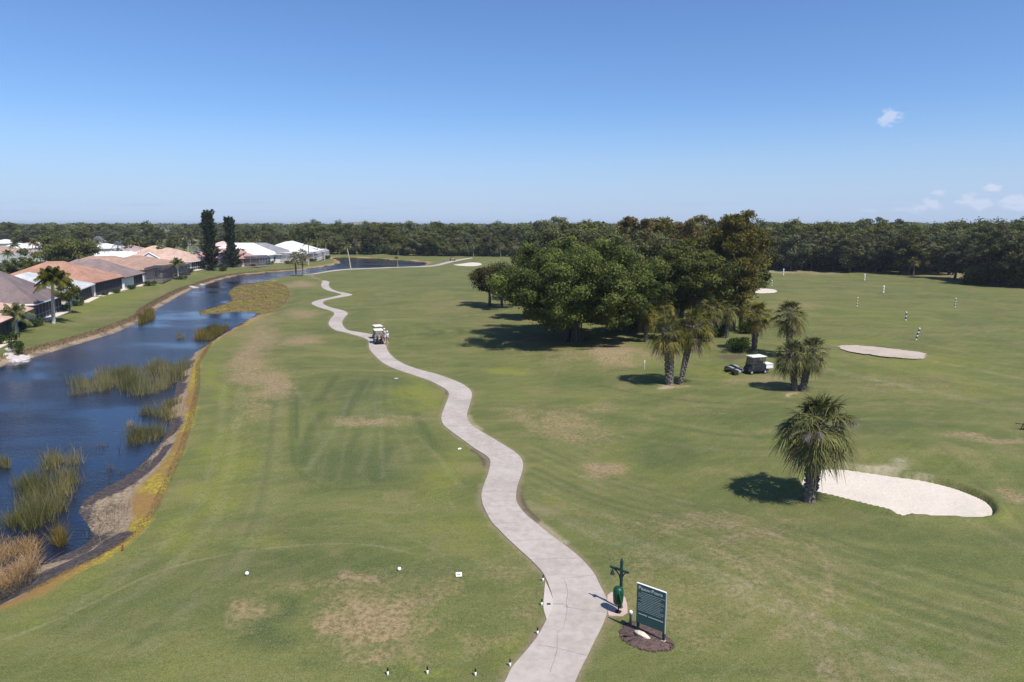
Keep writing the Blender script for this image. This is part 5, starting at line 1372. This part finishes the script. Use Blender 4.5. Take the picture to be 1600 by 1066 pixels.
# ------------------------------------------------------------ range markers
def ring_post(name, h_, r, n, dark, label, grp):
    root = empty(name, (0, 0, 0)); seg = h_/n
    MB().lathe((0, 0, -.2), [(r*.45, 0), (r*.45, h_*.98+.2)], 10).build('pole', M['white'], root, smooth=False)
    for i in range(n):
        m_ = M['white'] if (i % 2 == (n+1) % 2) else M[dark]
        MB().lathe((0, 0, i*seg), [(r*.6, .0), (r, seg*.12), (r, seg*.88), (r*.6, seg*.99)], 12).build('white_band' if m_ == M['white'] else 'dark_band', m_, root, smooth=True)
    return root
RM = [(1431,532,1.75,.10,7,'black',(.20,.0),'leaning black and white banded post nearest the grey sand area'),
 (1415,501.5,1.5,.10,5,'black',(0,0),'upright black and white banded post in the middle of the range'),
 (1492,480.5,1.8,.10,7,'turf_band',(0,0),'green and white banded post on the right side of the range'),
 (1339,479,1.8,.10,7,'turf_band',(0,0),'green and white banded post left of the tall white one'),
 (1380,459,1.8,.17,3,'cream',(0,0),'broad white marker post in the middle distance of the range'),
 (1350.5,439,1.9,.17,3,'cream',(0,0),'white marker post below the large oak at the back of the range'),
 (1223.8,431,2.1,.17,3,'cream',(0,0),'cream marker post at the far left back of the range'),
 (1205.7,447,1.5,.14,5,'turf_band',(0,0),'small green and white post behind the slash pine'),
 (1505.5,430.5,1.2,.25,2,'cream',(0,0),'small white marker at the gap in the wood')]
M['turf_band'] = simple('green_band_paint', (.10, .16, .07), .6, .1, 5)
for px, py, h_, r, n, dk, ln, lb in RM:
    t = ring_post('range_marker', h_, r, n, dk, lb, ''); place(t, px, py, lb, 'marker post', 'target markers on the driving range', rz=0.)
    t.rotation_euler = (0, ln[0], 0)

# ------------------------------------------------------------ tee furniture
def stake(label, px, py):
    root = empty('path_stake', (0, 0, 0))
    MB().lathe((0, 0, -.05), [(.035, 0), (.035, .20)], 8).build('white_base', M['white'], root, smooth=True)
    MB().lathe((0, 0, .15), [(.030, 0), (.032, .11), (.018, .14)], 8).build('black_top', M['black'], root, smooth=True)
    place(root, px, py, label, 'stake', 'black topped white stakes by the path', rz=0.)
for px, py, lb in [(606,1055,'leftmost black topped stake at the bottom of the photo'),(668,1053,'second black topped stake from the left at the bottom'),(743,1056,'third black topped stake from the left at the bottom'),
    (797,1041,'black topped stake touching the path edge at the bottom'),(840,991,'black topped stake beside the eroded soil patch'),(846.5,946,'black topped stake beside the drain slab'),(848.5,908,'black topped stake at the upper tip of the drain slab')]:
    stake(lb, px, py)
for px, py, lb in [(386,899,'round white tee marker on the left of the tee'),(624,892,'round white tee marker on the right of the tee')]:
    root = empty('tee_marker', (0, 0, 0)); bm = bmesh.new(); bmesh.ops.create_uvsphere(bm, u_segments=18, v_segments=12, radius=.085)
    me = bpy.data.meshes.new('ball'); bm.to_mesh(me); bm.free(); me.materials.append(M['white']); me.polygons.foreach_set('use_smooth', [True]*len(me.polygons))
    b_ = bpy.data.objects.new('ball', me); col.objects.link(b_); b_.parent = root; b_.location.z = .09
    MB().lathe((0, 0, -.08), [(.012, 0), (.012, .1)], 6).build('spike', M['grey'], root)
    place(root, px, py, lb, 'tee marker', 'white tee markers', rz=0.)
ts = empty('tee_plate', (0, 0, 0)); MB().box((0, 0, .10), (.26, .22, .02), 0, R(25)).build('plate', M['white'], ts)
mk = MB()
for i, (x, w_) in enumerate(((-.05, .05), (.02, .05), (.06, .02))): mk.box((x, -.01+.0*i, .112), (w_, .05, .006), 0, R(25))
mk.build('printed_mark', M['black'], ts); MB().box((0, 0, .04), (.04, .04, .14)).build('stub', M['grey'], ts)
place(ts, 717, 901, 'small white plate with dark markings on the grass beside the tee', 'tee plate', rz=.1)
rp = MB().box((0, 0, .14), (.07, .07, .34), .3).build('red_stake', M['red']); place(rp, 192, 861, 'small red-brown hazard stake on the lake bank', 'stake', rz=.2)
fl = empty('flag_stick', (0, 0, 0)); MB().tube([(0, 0, -.1), (0, 0, 1.0)], .02, 6).build('pole', M['white'], fl); MB().box((.0, 0, .85), (.10, .03, .3)).build('sleeve', M['white'], fl)
place(fl, 1007, 577, 'short white marker stick by the shadow of the two palms', 'marker stick', rz=0.)
lw = MB().prism([(0, 0), (.25, .05), (.3, .2), (.12, .26), (.02, .15)], 0, .03).build('paper_scrap', M['white']); place(lw, 716, 703, 'scrap of white litter on the grass left of the path', 'litter', rz=.4, dz=.01)
lw2 = MB().prism([(0, 0), (.35, .02), (.4, .12), (.1, .16)], 0, .03).build('paper_scrap', M['white']); place(lw2, 616, 592, 'small white scrap on the far tee by the path', 'litter', rz=.1, dz=.01)

# ------------------------------------------------------------ sign, bell post, bin, lantern, rock
mpoly = rough(wpoly([(967,987),(975,976),(990,971),(1010,977),(1035,990),(1051,1002),(1054,1011),(1042,1018),(1012,1019),(986,1009),(970,999)], 0, 3), .025, 5)
mz = float(terrain(mpoly).max())
mulch = MB(); cm = mpoly.mean(0); ring = [cm+(p-cm)*(1-.12) for p in mpoly]
n_ = len(mpoly); vs = [(p[0], p[1], mz-.03) for p in mpoly]+[(p[0], p[1], mz+.05) for p in ring]+[(cm[0], cm[1], mz+.10)]
mulch.add(vs, [(i, (i+1) % n_, n_+(i+1) % n_, n_+i) for i in range(n_)]+[(n_+i, n_+(i+1) % n_, 2*n_) for i in range(n_)])
mu = mulch.build('mulch_bed', M['mulch'], smooth=True); tag(mu, kind='structure')
rng = np.random.default_rng(90); q = pts_in(mpoly, 5200); cz_ = mz+.02+.07*np.clip(1-np.linalg.norm((q-cm)/[.95, .75], axis=1), 0, 1)
chips = leaves('bark_chips', np.column_stack([q, cz_+.012*rng.random(len(q))]), .055, leafmat('bark_chip', (.05, .03, .028), (.17, .11, .095), (.30, .23, .20), transl=0, objvar=0), None, np.tile([0, 0, 1.], (len(q), 1)), rng.random(len(q)), .45, .55)
tag(chips, kind='stuff')

SA, SB = G(994, 987), G(1037, 1004.5); SA.z = SB.z = mz+.02
sw = (SB-SA).length; sa = math.atan2(SB.y-SA.y, SB.x-SA.x)
sg = empty('rules_sign', tuple(SA), sa, 'dark green course rules board with white lettering on two posts in a mulch bed', 'sign')
bh0, bh1 = .40, 2.0
MB().box((sw/2, 0, (bh0+bh1)/2), (sw+.02, .05, bh1-bh0)).build('board', M['signgreen'], sg)
MB().box((sw/2, .005, bh1+.013), (sw+.05, .065, .020)).build('top_trim', M['white'], sg)
MB().box((sw+.027, .005, (bh0+bh1)/2-.03), (.03, .065, bh1-bh0+.04)).build('side_trim', M['grey'], sg)
for x in (.06, sw-.02):
    po = MB().box((x, .02 if x < .5 else .02, .2), (.09, .07, .52)).build('post', M['dkgreen'], sg)
    MB().box((x, .02, .02), (.15, .13, .07)).build('footing', M['stone'], po)
def text(s, x, z, size, parent, mat, name):
    cu = bpy.data.curves.new(name, 'FONT'); cu.body = s; cu.size = size; cu.extrude = .002; cu.offset = .004; cu.align_x = 'LEFT'
    tmp = bpy.data.objects.new(name, cu); col.objects.link(tmp)
    bpy.context.view_layer.update()
    me = bpy.data.meshes.new_from_object(tmp.evaluated_get(bpy.context.evaluated_depsgraph_get())); bpy.data.objects.remove(tmp)
    me.materials.clear(); me.materials.append(M[mat])
    o = bpy.data.objects.new(name, me); col.objects.link(o); o.parent = parent
    o.location = (x, -.029, z); o.rotation_euler = (math.pi/2, 0, 0); return o
text('P', .05, 1.80, .19, sg, 'rope', 'title_letter'); text('ELICAN', .155, 1.80, .115, sg, 'rope', 'title_letters')
text('P', .585, 1.80, .19, sg, 'rope', 'title_letter'); text('OINTE', .695, 1.80, .115, sg, 'rope', 'title_letters')
lt = MB(); r2 = random.Random(4)
z = 1.70; li = 0
while z > .93:                                                   # small print, illegible in the photograph: short strokes
    x = .06 + (.12 if li in (0, 4, 6) else 0); end = sw-.06-(.15*r2.random() if li % 3 else .0)
    while x < end:
        wl_ = r2.uniform(.02, .075); lt.box((x+wl_/2, -.0285, z), (wl_, .004, .022)); x += wl_+.014
    z -= .068; li += 1
lt.build('small_print', M['sgrey'], sg)
lt = MB()
for x0, x1 in ((.09, .44), (.50, sw-.07)):
    x = x0
    while x < x1: wl_ = .026; lt.box((x+wl_/2, -.029, .80), (wl_, .004, .040)); x += wl_+.010
lt.build('bold_line', M['rope'], sg)

pp = np.array([at(x, y) for x, y in [(949,931),(955,926),(968,927),(977,934),(980,946),(980.5,958),(972,963.5),(951,962.5),(948.5,950)]])
padz = float(terrain(pp).max())+.02
pad = MB().prism([tuple(p) for p in pp], -.1, padz).build('concrete_pad', M['pad']); tag(pad, kind='structure')
bp_ = G(969.5, 951); bell = empty('bell_post', (bp_.x, bp_.y, padz), R(-38), 'dark green post with a cross arm and a hanging bell beside the path', 'post')
MB().box((0, 0, 1.0), (.095, .095, 2.1)).build('post', M['dkgreen'], bell)
MB().lathe((0, 0, 2.05), [(.07, 0), (.075, .02), (.03, .06), (.045, .10), (.01, .16)], 10).build('finial', M['dkgreen'], bell, smooth=True)
MB().box((-.10, 0, 1.66), (.86, .07, .075)).build('cross_arm', M['dkgreen'], bell)
MB().tube([(-.40, 0, 1.63), (-.22, 0, 1.56), (-.10, 0, 1.42), (-.04, 0, 1.22)], .028, 6).build('brace', M['dkgreen'], bell)
MB().tube([(.24, 0, 1.63), (.13, 0, 1.55), (.05, 0, 1.40)], .022, 6).build('brace', M['dkgreen'], bell)
bl = MB().lathe((-.42, 0, 1.36), [(.095, 0), (.085, .03), (.06, .09), (.05, .15), (.02, .18)], 14).build('bell', M['frame_dark'], bell, smooth=True)
MB().tube([(-.42, 0, 1.64), (-.42, 0, 1.53)], .012, 5).build('hook', M['black'], bl)
MB().box((-.42, 0, 1.31), (.07, .07, .09)).build('bell_pull', M['cream'], bl)
bb = G(966, 957); bn = empty('litter_bin', (bb.x, bb.y, padz), R(-30), 'dark green barrel litter bin on a single leg in front of the bell post', 'bin')
MB().tube([(0, 0, 0), (0, 0, .40)], .035, 8).build('leg', M['black'], bn)
MB().box((0, 0, .012), (.22, .22, .024)).build('foot_plate', M['black'], bn)
bc = MB().lathe((-.02, 0, .36), [(.14, 0), (.19, .05), (.215, .35), (.21, .60), (.17, .69), (.05, .745)], 20).build('barrel', M['bin'], bn, smooth=True)
MB().box((.13, -.12, .66), (.03, .26, .62), .5, 0, R(-14)).build('open_flap', simple('flap_green', (.02, .16, .07), .4, .1, 5), bn)
lp = G(985, 977); lt_ = empty('post_light', (lp.x, lp.y, lp.z), 0, 'short grey-green bollard with a pale rounded cap beside the rules board', 'bollard')
MB().lathe((0, 0, -.1), [(.055, 0), (.055, .52), (.085, .56), (.085, .62)], 14).build('post', simple('weathered_green', (.16, .21, .19), .7, .15, 6), lt_, smooth=True)
MB().lathe((0, 0, .52), [(.085, 0), (.08, .05), (.05, .10), (.01, .12)], 14).build('cap', M['cream'], lt_, smooth=True)
rk_ = rock(.36, .17, .14, 9, 'stone'); rk_.name = 'boulder'; place(rk_, 1003, 997, 'pale limestone boulder lying in the mulch in front of the rules board', 'rock', rz=-.75, dz=.12)

# right edge: dark bag stand
bs = empty('bag_stand', (0, 0, 0)); MB().tube([(-.55, 0, .52), (.5, 0, .40)], .035, 6).build('rail', M['black'], bs)
for s in (-1, 1): MB().tube([(.35, .3*s, -.05), (.1, 0, .62)], .03, 6).build('leg', M['black'], bs)
MB().tube([(-.15, 0, -.05), (.05, 0, .5)], .03, 6).build('leg', M['black'], bs); MB().box((.35, 0, .28), (.3, .3, .34), .3).build('box', M['grey'], bs)
place(bs, 1597, 672, 'dark stand with a crossbar and grey box on the grass at the right edge', 'stand', rz=0.)

# ------------------------------------------------------------ golf carts
def golf_cart(bodymat, roofmat_, seatmat='beige', gear=True):
    """x forward, 2.4 m long, 1.2 m wide, 1.85 m tall"""
    r = empty('golf_cart', (0, 0, 0))
    b = MB(); b.add([(-1.15,-.52,.32),(-1.15,.52,.32),(-1.15,.5,.72),(-1.15,-.5,.72),(-.25,-.56,.30),(-.25,.56,.30),(-.25,.54,.80),(-.25,-.54,.80)],[(0,1,2,3),(4,5,6,7),(0,1,5,4),(3,2,6,7),(1,2,6,5),(0,3,7,4)])
    b.add([(-.25,-.56,.26),(-.25,.56,.26),(1.2,.50,.30),(1.2,-.50,.30),(-.25,-.56,.36),(-.25,.56,.36),(.75,.54,.36),(.75,-.54,.36)],[(0,1,2,3),(4,5,6,7),(0,4,7,3),(1,5,6,2),(3,2,6,7),(0,1,5,4)])
    b.add([(.72,-.55,.30),(.72,.55,.30),(1.22,.46,.34),(1.22,-.46,.34),(.72,-.50,.98),(.72,.50,.98),(1.10,.42,.70),(1.10,-.42,.70)],[(0,1,2,3),(4,5,6,7),(0,4,7,3),(1,5,6,2),(3,2,6,7),(0,1,5,4)])
    b.build('body', M[bodymat], r)
    MB().box((-.20,0,.84),(.52,1.0,.14)).build('seat', M[seatmat], r); MB().box((-.50,0,1.12),(.12,1.0,.42),0,0,R(-8)).build('backrest', M[seatmat], r)
    MB().box((-.02,0,1.82),(1.75,1.16,.05)).box((-.02,0,1.86),(1.5,.95,.04)).build('roof', M[roofmat_], r)
    pb = MB()
    for s in (-1, 1): pb.tube([(.92,.44*s,.85),(.62,.5*s,1.80)], .02, 6); pb.tube([(-.75,.46*s,.72),(-.80,.5*s,1.80)], .02, 6)
    pb.build('roof_posts', M['black'], r)
    MB().add([(.91,-.42,.95),(.91,.42,.95),(.66,.46,1.75),(.66,-.46,1.75)],[(0,1,2,3)]).build('windshield', M['mesh_grey'], r)
    MB().tube([(.62,.25,.95),(.45,.25,1.08)], .02, 6).build('steering_column', M['black'], r)
    for x in (-.80, .82):
        for s in (-1, 1):
            w_ = MB().disc_y((x,.50*s,.22),.22,.18,18).build('wheel', M['rubber'], r, smooth=False); MB().disc_y((x,.50*s,.22),.11,.20,12).build('rim', M['grey'], w_)
    MB().box((-1.22,0,.34),(.12,1.0,.12)).build('bumper', M['black'], r)
    if gear: MB().box((-1.12,0,.62),(.30,.95,.08)).build('bag_rack', M['black'], r)
    return r
def golf_bag(mat):
    r = empty('golf_bag', (0, 0, 0))
    MB().lathe((0,0,0),[(.13,0),(.15,.05),(.14,.5),(.16,.85)],12).build('bag', M[mat], r, smooth=True)
    MB().box((-.14,0,.35),(.08,.18,.42)).build('pocket', M['black'], r)
    cl_ = MB(); h2 = MB()
    for i in range(7):
        a = i*.9; x, y = .08*math.cos(a), .08*math.sin(a); cl_.tube([(x,y,.8),(x*1.3,y*1.3,1.08+.05*(i % 3))], .008, 4); h2.box((x*1.3+.02,y*1.3,1.12+.05*(i % 3)),(.08,.03,.06), a)
    cl_.build('club_shafts', M['grey'], r); h2.build('club_heads', M['grey'], r)
    return r
ct1 = golf_cart('beige', 'cream'); place(ct1, 591.5, 536.5, 'nearer golf cart with a cream roof stopped on the path, golf bags on its back', 'golf cart', 'golf carts', rz=R(107)); 
c_, s_ = math.cos(R(107)), math.sin(R(107)); o1 = ct1.location.copy()
for lat, mt, lb in ((.26,'navy','dark blue golf bag strapped to the left of the nearer cart'),(-.26,'maroon','maroon golf bag strapped to the right of the nearer cart')):
    gb = golf_bag(mt); lx, ly = -1.28, lat; gb.location = (o1.x+lx*c_-ly*s_, o1.y+lx*s_+ly*c_, o1.z+.38); gb.rotation_euler = (0, R(-6), R(107)); tag(gb, lb, 'golf bag', 'golf bags on the nearer cart')
ct2 = copy_tree(ct1); pos = G(590.5, 529.5); ct2.location = pos; ct2.rotation_euler = (0, 0, R(112)); tag(ct2, 'second golf cart just ahead of the nearer one on the path', 'golf cart')
ct3 = golf_cart('maroon', 'maroon', 'cream', True); place(ct3, 707, 408, 'dark red golf cart far away where the path passes the distant bunker', 'golf cart', 'golf carts', rz=R(200))

# golfer beside the cart: one skinned body, clothes as close shells
def person(label, px, py, rz, pose=0, shirt='shirt', hat='white'):
    root = empty('person', (0, 0, 0))
    J = dict(pel=(0,0,.95), sp=(0,.01,1.15), ch=(0,.0,1.38), nk=(0,.01,1.50), hd0=(0,.02,1.60), hd1=(0,.03,1.74), ls=(.19,0,1.43), le=(.27,.02,1.15), lw=(.24,.18,.95), lh=(.23,.24,.90),
             rs=(-.19,0,1.43), re=(-.26,-.02,1.16), rw=(-.22,.12,1.02), rh=(-.2,.19,1.0), lhp=(.10,0,.92), lk=(.12,.05,.50), la=(.13,-.01,.09), lt=(.14,.15,.04), rhp=(-.10,0,.92), rk=(-.13,-.02,.50), ra=(-.14,-.08,.09), rt=(-.16,.09,.04))
    Rd = dict(pel=.15, sp=.14, ch=.16, nk=.06, hd0=.085, hd1=.095, ls=.075, le=.045, lw=.032, lh=.035, rs=.075, re=.045, rw=.032, rh=.035, lhp=.11, lk=.065, la=.045, lt=.04, rhp=.11, rk=.065, ra=.045, rt=.04)
    E = [('pel','sp'),('sp','ch'),('ch','nk'),('nk','hd0'),('hd0','hd1'),('ch','ls'),('ls','le'),('le','lw'),('lw','lh'),('ch','rs'),('rs','re'),('re','rw'),('rw','rh'),('pel','lhp'),('lhp','lk'),('lk','la'),('la','lt'),('pel','rhp'),('rhp','rk'),('rk','ra'),('ra','rt')]
    def skin(name, keys, edges, mat, grow=0., parent=root, cut=None, smooth=1):
        me = bpy.data.meshes.new(name); idx = {k: i for i, k in enumerate(keys)}
        me.from_pydata([J[k] for k in keys], [(idx[a], idx[b]) for a, b in edges if a in idx and b in idx], [])
        o = bpy.data.objects.new(name, me); col.objects.link(o)
        md = o.modifiers.new('s', 'SKIN'); me.skin_vertices.new() if not me.skin_vertices else None
        for k, i in idx.items(): r_ = Rd[k]+grow; me.skin_vertices[0].data[i].radius = (r_, r_*(.75 if k in ('ch','sp','pel') else 1))
        me.skin_vertices[0].data[0].use_root = True
        o.modifiers.new('d', 'SUBSURF').levels = 2; bpy.context.view_layer.update()
        m2 = bpy.data.meshes.new_from_object(o.evaluated_get(bpy.context.evaluated_depsgraph_get())); bpy.data.objects.remove(o)
        m2.materials.clear(); m2.materials.append(M[mat]); m2.polygons.foreach_set('use_smooth', [True]*len(m2.polygons))
        o = bpy.data.objects.new(name, m2); col.objects.link(o); o.parent = parent; return o
    for s in ('l', 'r'):                                     # fingers and thumb grow out of each palm
        h_ = Vector(J[s+'h']); sx = 1 if s == 'l' else -1
        for i, (dx, L) in enumerate(((-.024, .065), (-.008, .075), (.008, .072), (.024, .055))):
            a, b = s+'f%d' % i, s+'g%d' % i; J[a] = tuple(h_+Vector((dx, .045, -.02))); J[b] = tuple(h_+Vector((dx, .045+L*.5, -.03-L*.7))); Rd[a] = .010; Rd[b] = .008; E += [(s+'h', a), (a, b)]
        a, b = s+'u0', s+'u1'; J[a] = tuple(h_+Vector((-.035*sx, .005, .0))); J[b] = tuple(h_+Vector((-.05*sx, .04, -.03))); Rd[a] = .011; Rd[b] = .009; E += [(s+'h', a), (a, b)]
    skin('body', list(J), E, 'skin')
    J['le2'] = tuple((Vector(J['ls'])*.35+Vector(J['le'])*.65)); J['re2'] = tuple((Vector(J['rs'])*.35+Vector(J['re'])*.65)); Rd['le2'] = Rd['re2'] = .055
    skin('polo_shirt', ['pel','sp','ch','ls','le2','rs','re2'], [('pel','sp'),('sp','ch'),('ch','ls'),('ls','le2'),('ch','rs'),('rs','re2')], shirt, .018)
    J['lk2'] = tuple(Vector(J['lhp'])*.2+Vector(J['lk'])*.8); J['rk2'] = tuple(Vector(J['rhp'])*.2+Vector(J['rk'])*.8); Rd['lk2'] = Rd['rk2'] = .08
    skin('shorts', ['pel','lhp','lk2','rhp','rk2'], [('pel','lhp'),('lhp','lk2'),('pel','rhp'),('rhp','rk2')], 'shorts' if not pose else 'shirt', .012)
    for s in ('l', 'r'): skin('shoe', [s+'a', s+'t'], [(s+'a', s+'t')], 'sockw', .012)
    MB().lathe((0, .03, 1.755), [(.112, 0), (.11, .03), (.08, .09), (.01, .11)], 16).add([(-.09,.10,1.765),(.09,.10,1.765),(.07,.25,1.75),(-.07,.25,1.75),(-.09,.10,1.775),(.09,.10,1.775),(.07,.25,1.76),(-.07,.25,1.76)],[(0,1,2,3),(7,6,5,4),(0,3,7,4),(1,5,6,2),(2,6,7,3)]).build('cap', M[hat], root)
    fc = MB()
    fc.tube([(0,.115,1.69),(0,.145,1.655),(0,.118,1.648)], [.010,.016,.008], 6); fc.box((0,.105,1.615),(.05,.02,.010)); 
    for s in (-1, 1): fc.lathe((s*.095,.02,1.64), [(.008,0),(.018,.02),(.016,.045),(.006,.06)], 6); fc.box((s*.035,.112,1.69),(.025,.01,.012))
    fc.build('face', M['skin'], root)
    place(root, px, py, label, 'person', rz=rz)
    return root
person('person in white cap, pale shirt and grey shorts, right of the nearer golf cart', 606, 539, R(70))
person('person in a white cap and white clothes between the nearer cart and the other golfer', 601.5, 534.5, R(110), 1, 'white')

# ------------------------------------------------------------ range ball picker cart
pk = golf_cart('black', 'white', 'black', False); pk.name = 'ball_picker_cart'
gb_ = MB()
for s in (-1, 1):
    for z in (.8, 1.1, 1.4, 1.7): gb_.tube([(-.78,.53*s,z),(.75,.53*s,z)], .022, 4)
    for x in (-.78,-.4,0,.4,.75): gb_.tube([(x,.53*s,.35),(x*.92,.53*s,1.78)], .022, 4)
for y in (-.4,-.2,0,.2,.4): gb_.tube([(1.0,y,.9),(.72,y,1.78)], .018, 4)
gb_.build('safety_cage', M['black'], pk)
MB().add([(-.75,-.54,.4),(.9,-.54,.4),(.75,-.54,1.72),(-.75,-.54,1.72)],[(0,1,2,3)]).add([(-.75,.54,.4),(.9,.54,.4),(.75,.54,1.72),(-.75,.54,1.72)],[(0,1,2,3)]).build('cage_mesh', M['mesh_dark'], pk)
MB().box((-1.35,0,.75),(.85,1.05,.42)).box((-1.35,0,.98),(.93,1.12,.05)).build('rear_box', M['white'], pk)
place(pk, 1180, 583, 'white roofed range cart enclosed in a black cage, parked by the leaning palms', 'range cart', rz=R(196))
gr = empty('ball_picker_gang', (0, 0, 0)); MB().tube([(-1.0,0,.35),(1.6,.3,.40)], .05, 6).tube([(.0,-1.3,.45),(.0,1.4,.45)], .04, 6).build('tow_frame', M['black'], gr)
for x, y in ((.0,-1.0),(.1,0.35),(.9,1.1),(.9,-.3)):
    dr = MB()
    for k in range(7): dr.disc_y((x, y-.42+.14*k, .26), .26, .03, 16)
    dm_ = dr.build('disc_roller', M['rubber'], gr); MB().box((x-.36,y,.35),(.28,.9,.22)).build('ball_basket', M['grey'], dm_)
place(gr, 1152, 581, 'black gang of ball picker disc rollers pushed in front of the range cart', 'ball picker', rz=R(190))

# ------------------------------------------------------------ far skyline
wt = empty('water_tower', (0, 0, 0)); MB().lathe((0,0,0),[(3,0),(1.6,4),(1.4,24),(3,27)],16).build('shaft', M['white'], wt, smooth=True)
MB().lathe((0,0,26),[(2,0),(7,3),(8,6),(6.5,9),(1,11)],20).build('tank', simple('pale_blue_tank', (.45,.55,.65), .5, .05, 1), wt, smooth=True)
place(wt, 0, 0, 'pale water tower on the horizon above the wood', 'water tower', xy=along(636, 3000, 20), s=.62)
for i, (px, w_, h_) in enumerate(((560,60,19),(575,50,20),(590,40,19),(458,30,20),(600,36,18))):
    b_ = empty('distant_building', (0,0,0)); MB().box((0,0,h_/2),(w_,16,h_)).build('wall', M['wall_pink' if i < 3 else 'wall_white'], b_)
    wn3 = MB()
    for a in range(int(w_/5)):
        for z in range(4): wn3.box((-w_/2+2.5+a*5,-8.05,3+z*4.5),(2,.2,1.6))
    wo = wn3.build('window_band', M['glass'], b_); MB().box((0,0,h_+.3),(w_+1,17,.6)).build('roof', M['roof_orange2' if i < 3 else 'roof_white'], b_)
    place(b_, 0, 0, 'low pale building far away on the horizon left of the water tower', 'building', 'buildings on the horizon', rz=0., xy=along(px, 2100+i*60, 15))

# ------------------------------------------------------------ thin summer haze over the whole course
hm = bpy.data.materials.new('haze_air'); hm.use_nodes = True; T = NT(hm.node_tree); T.n.clear()
pv = T.new('ShaderNodeVolumePrincipled'); pv.inputs['Color'].default_value = (.80, .88, 1., 1); pv.inputs['Density'].default_value = .00014; pv.inputs['Anisotropy'].default_value = .2
ho = T.new('ShaderNodeOutputMaterial'); T.l.new(pv.outputs[0], ho.inputs['Volume'])
hzb = MB().box((0, 4050, 11.5), (66000, 8500, 29)).build('haze', hm); tag(hzb, kind='stuff')
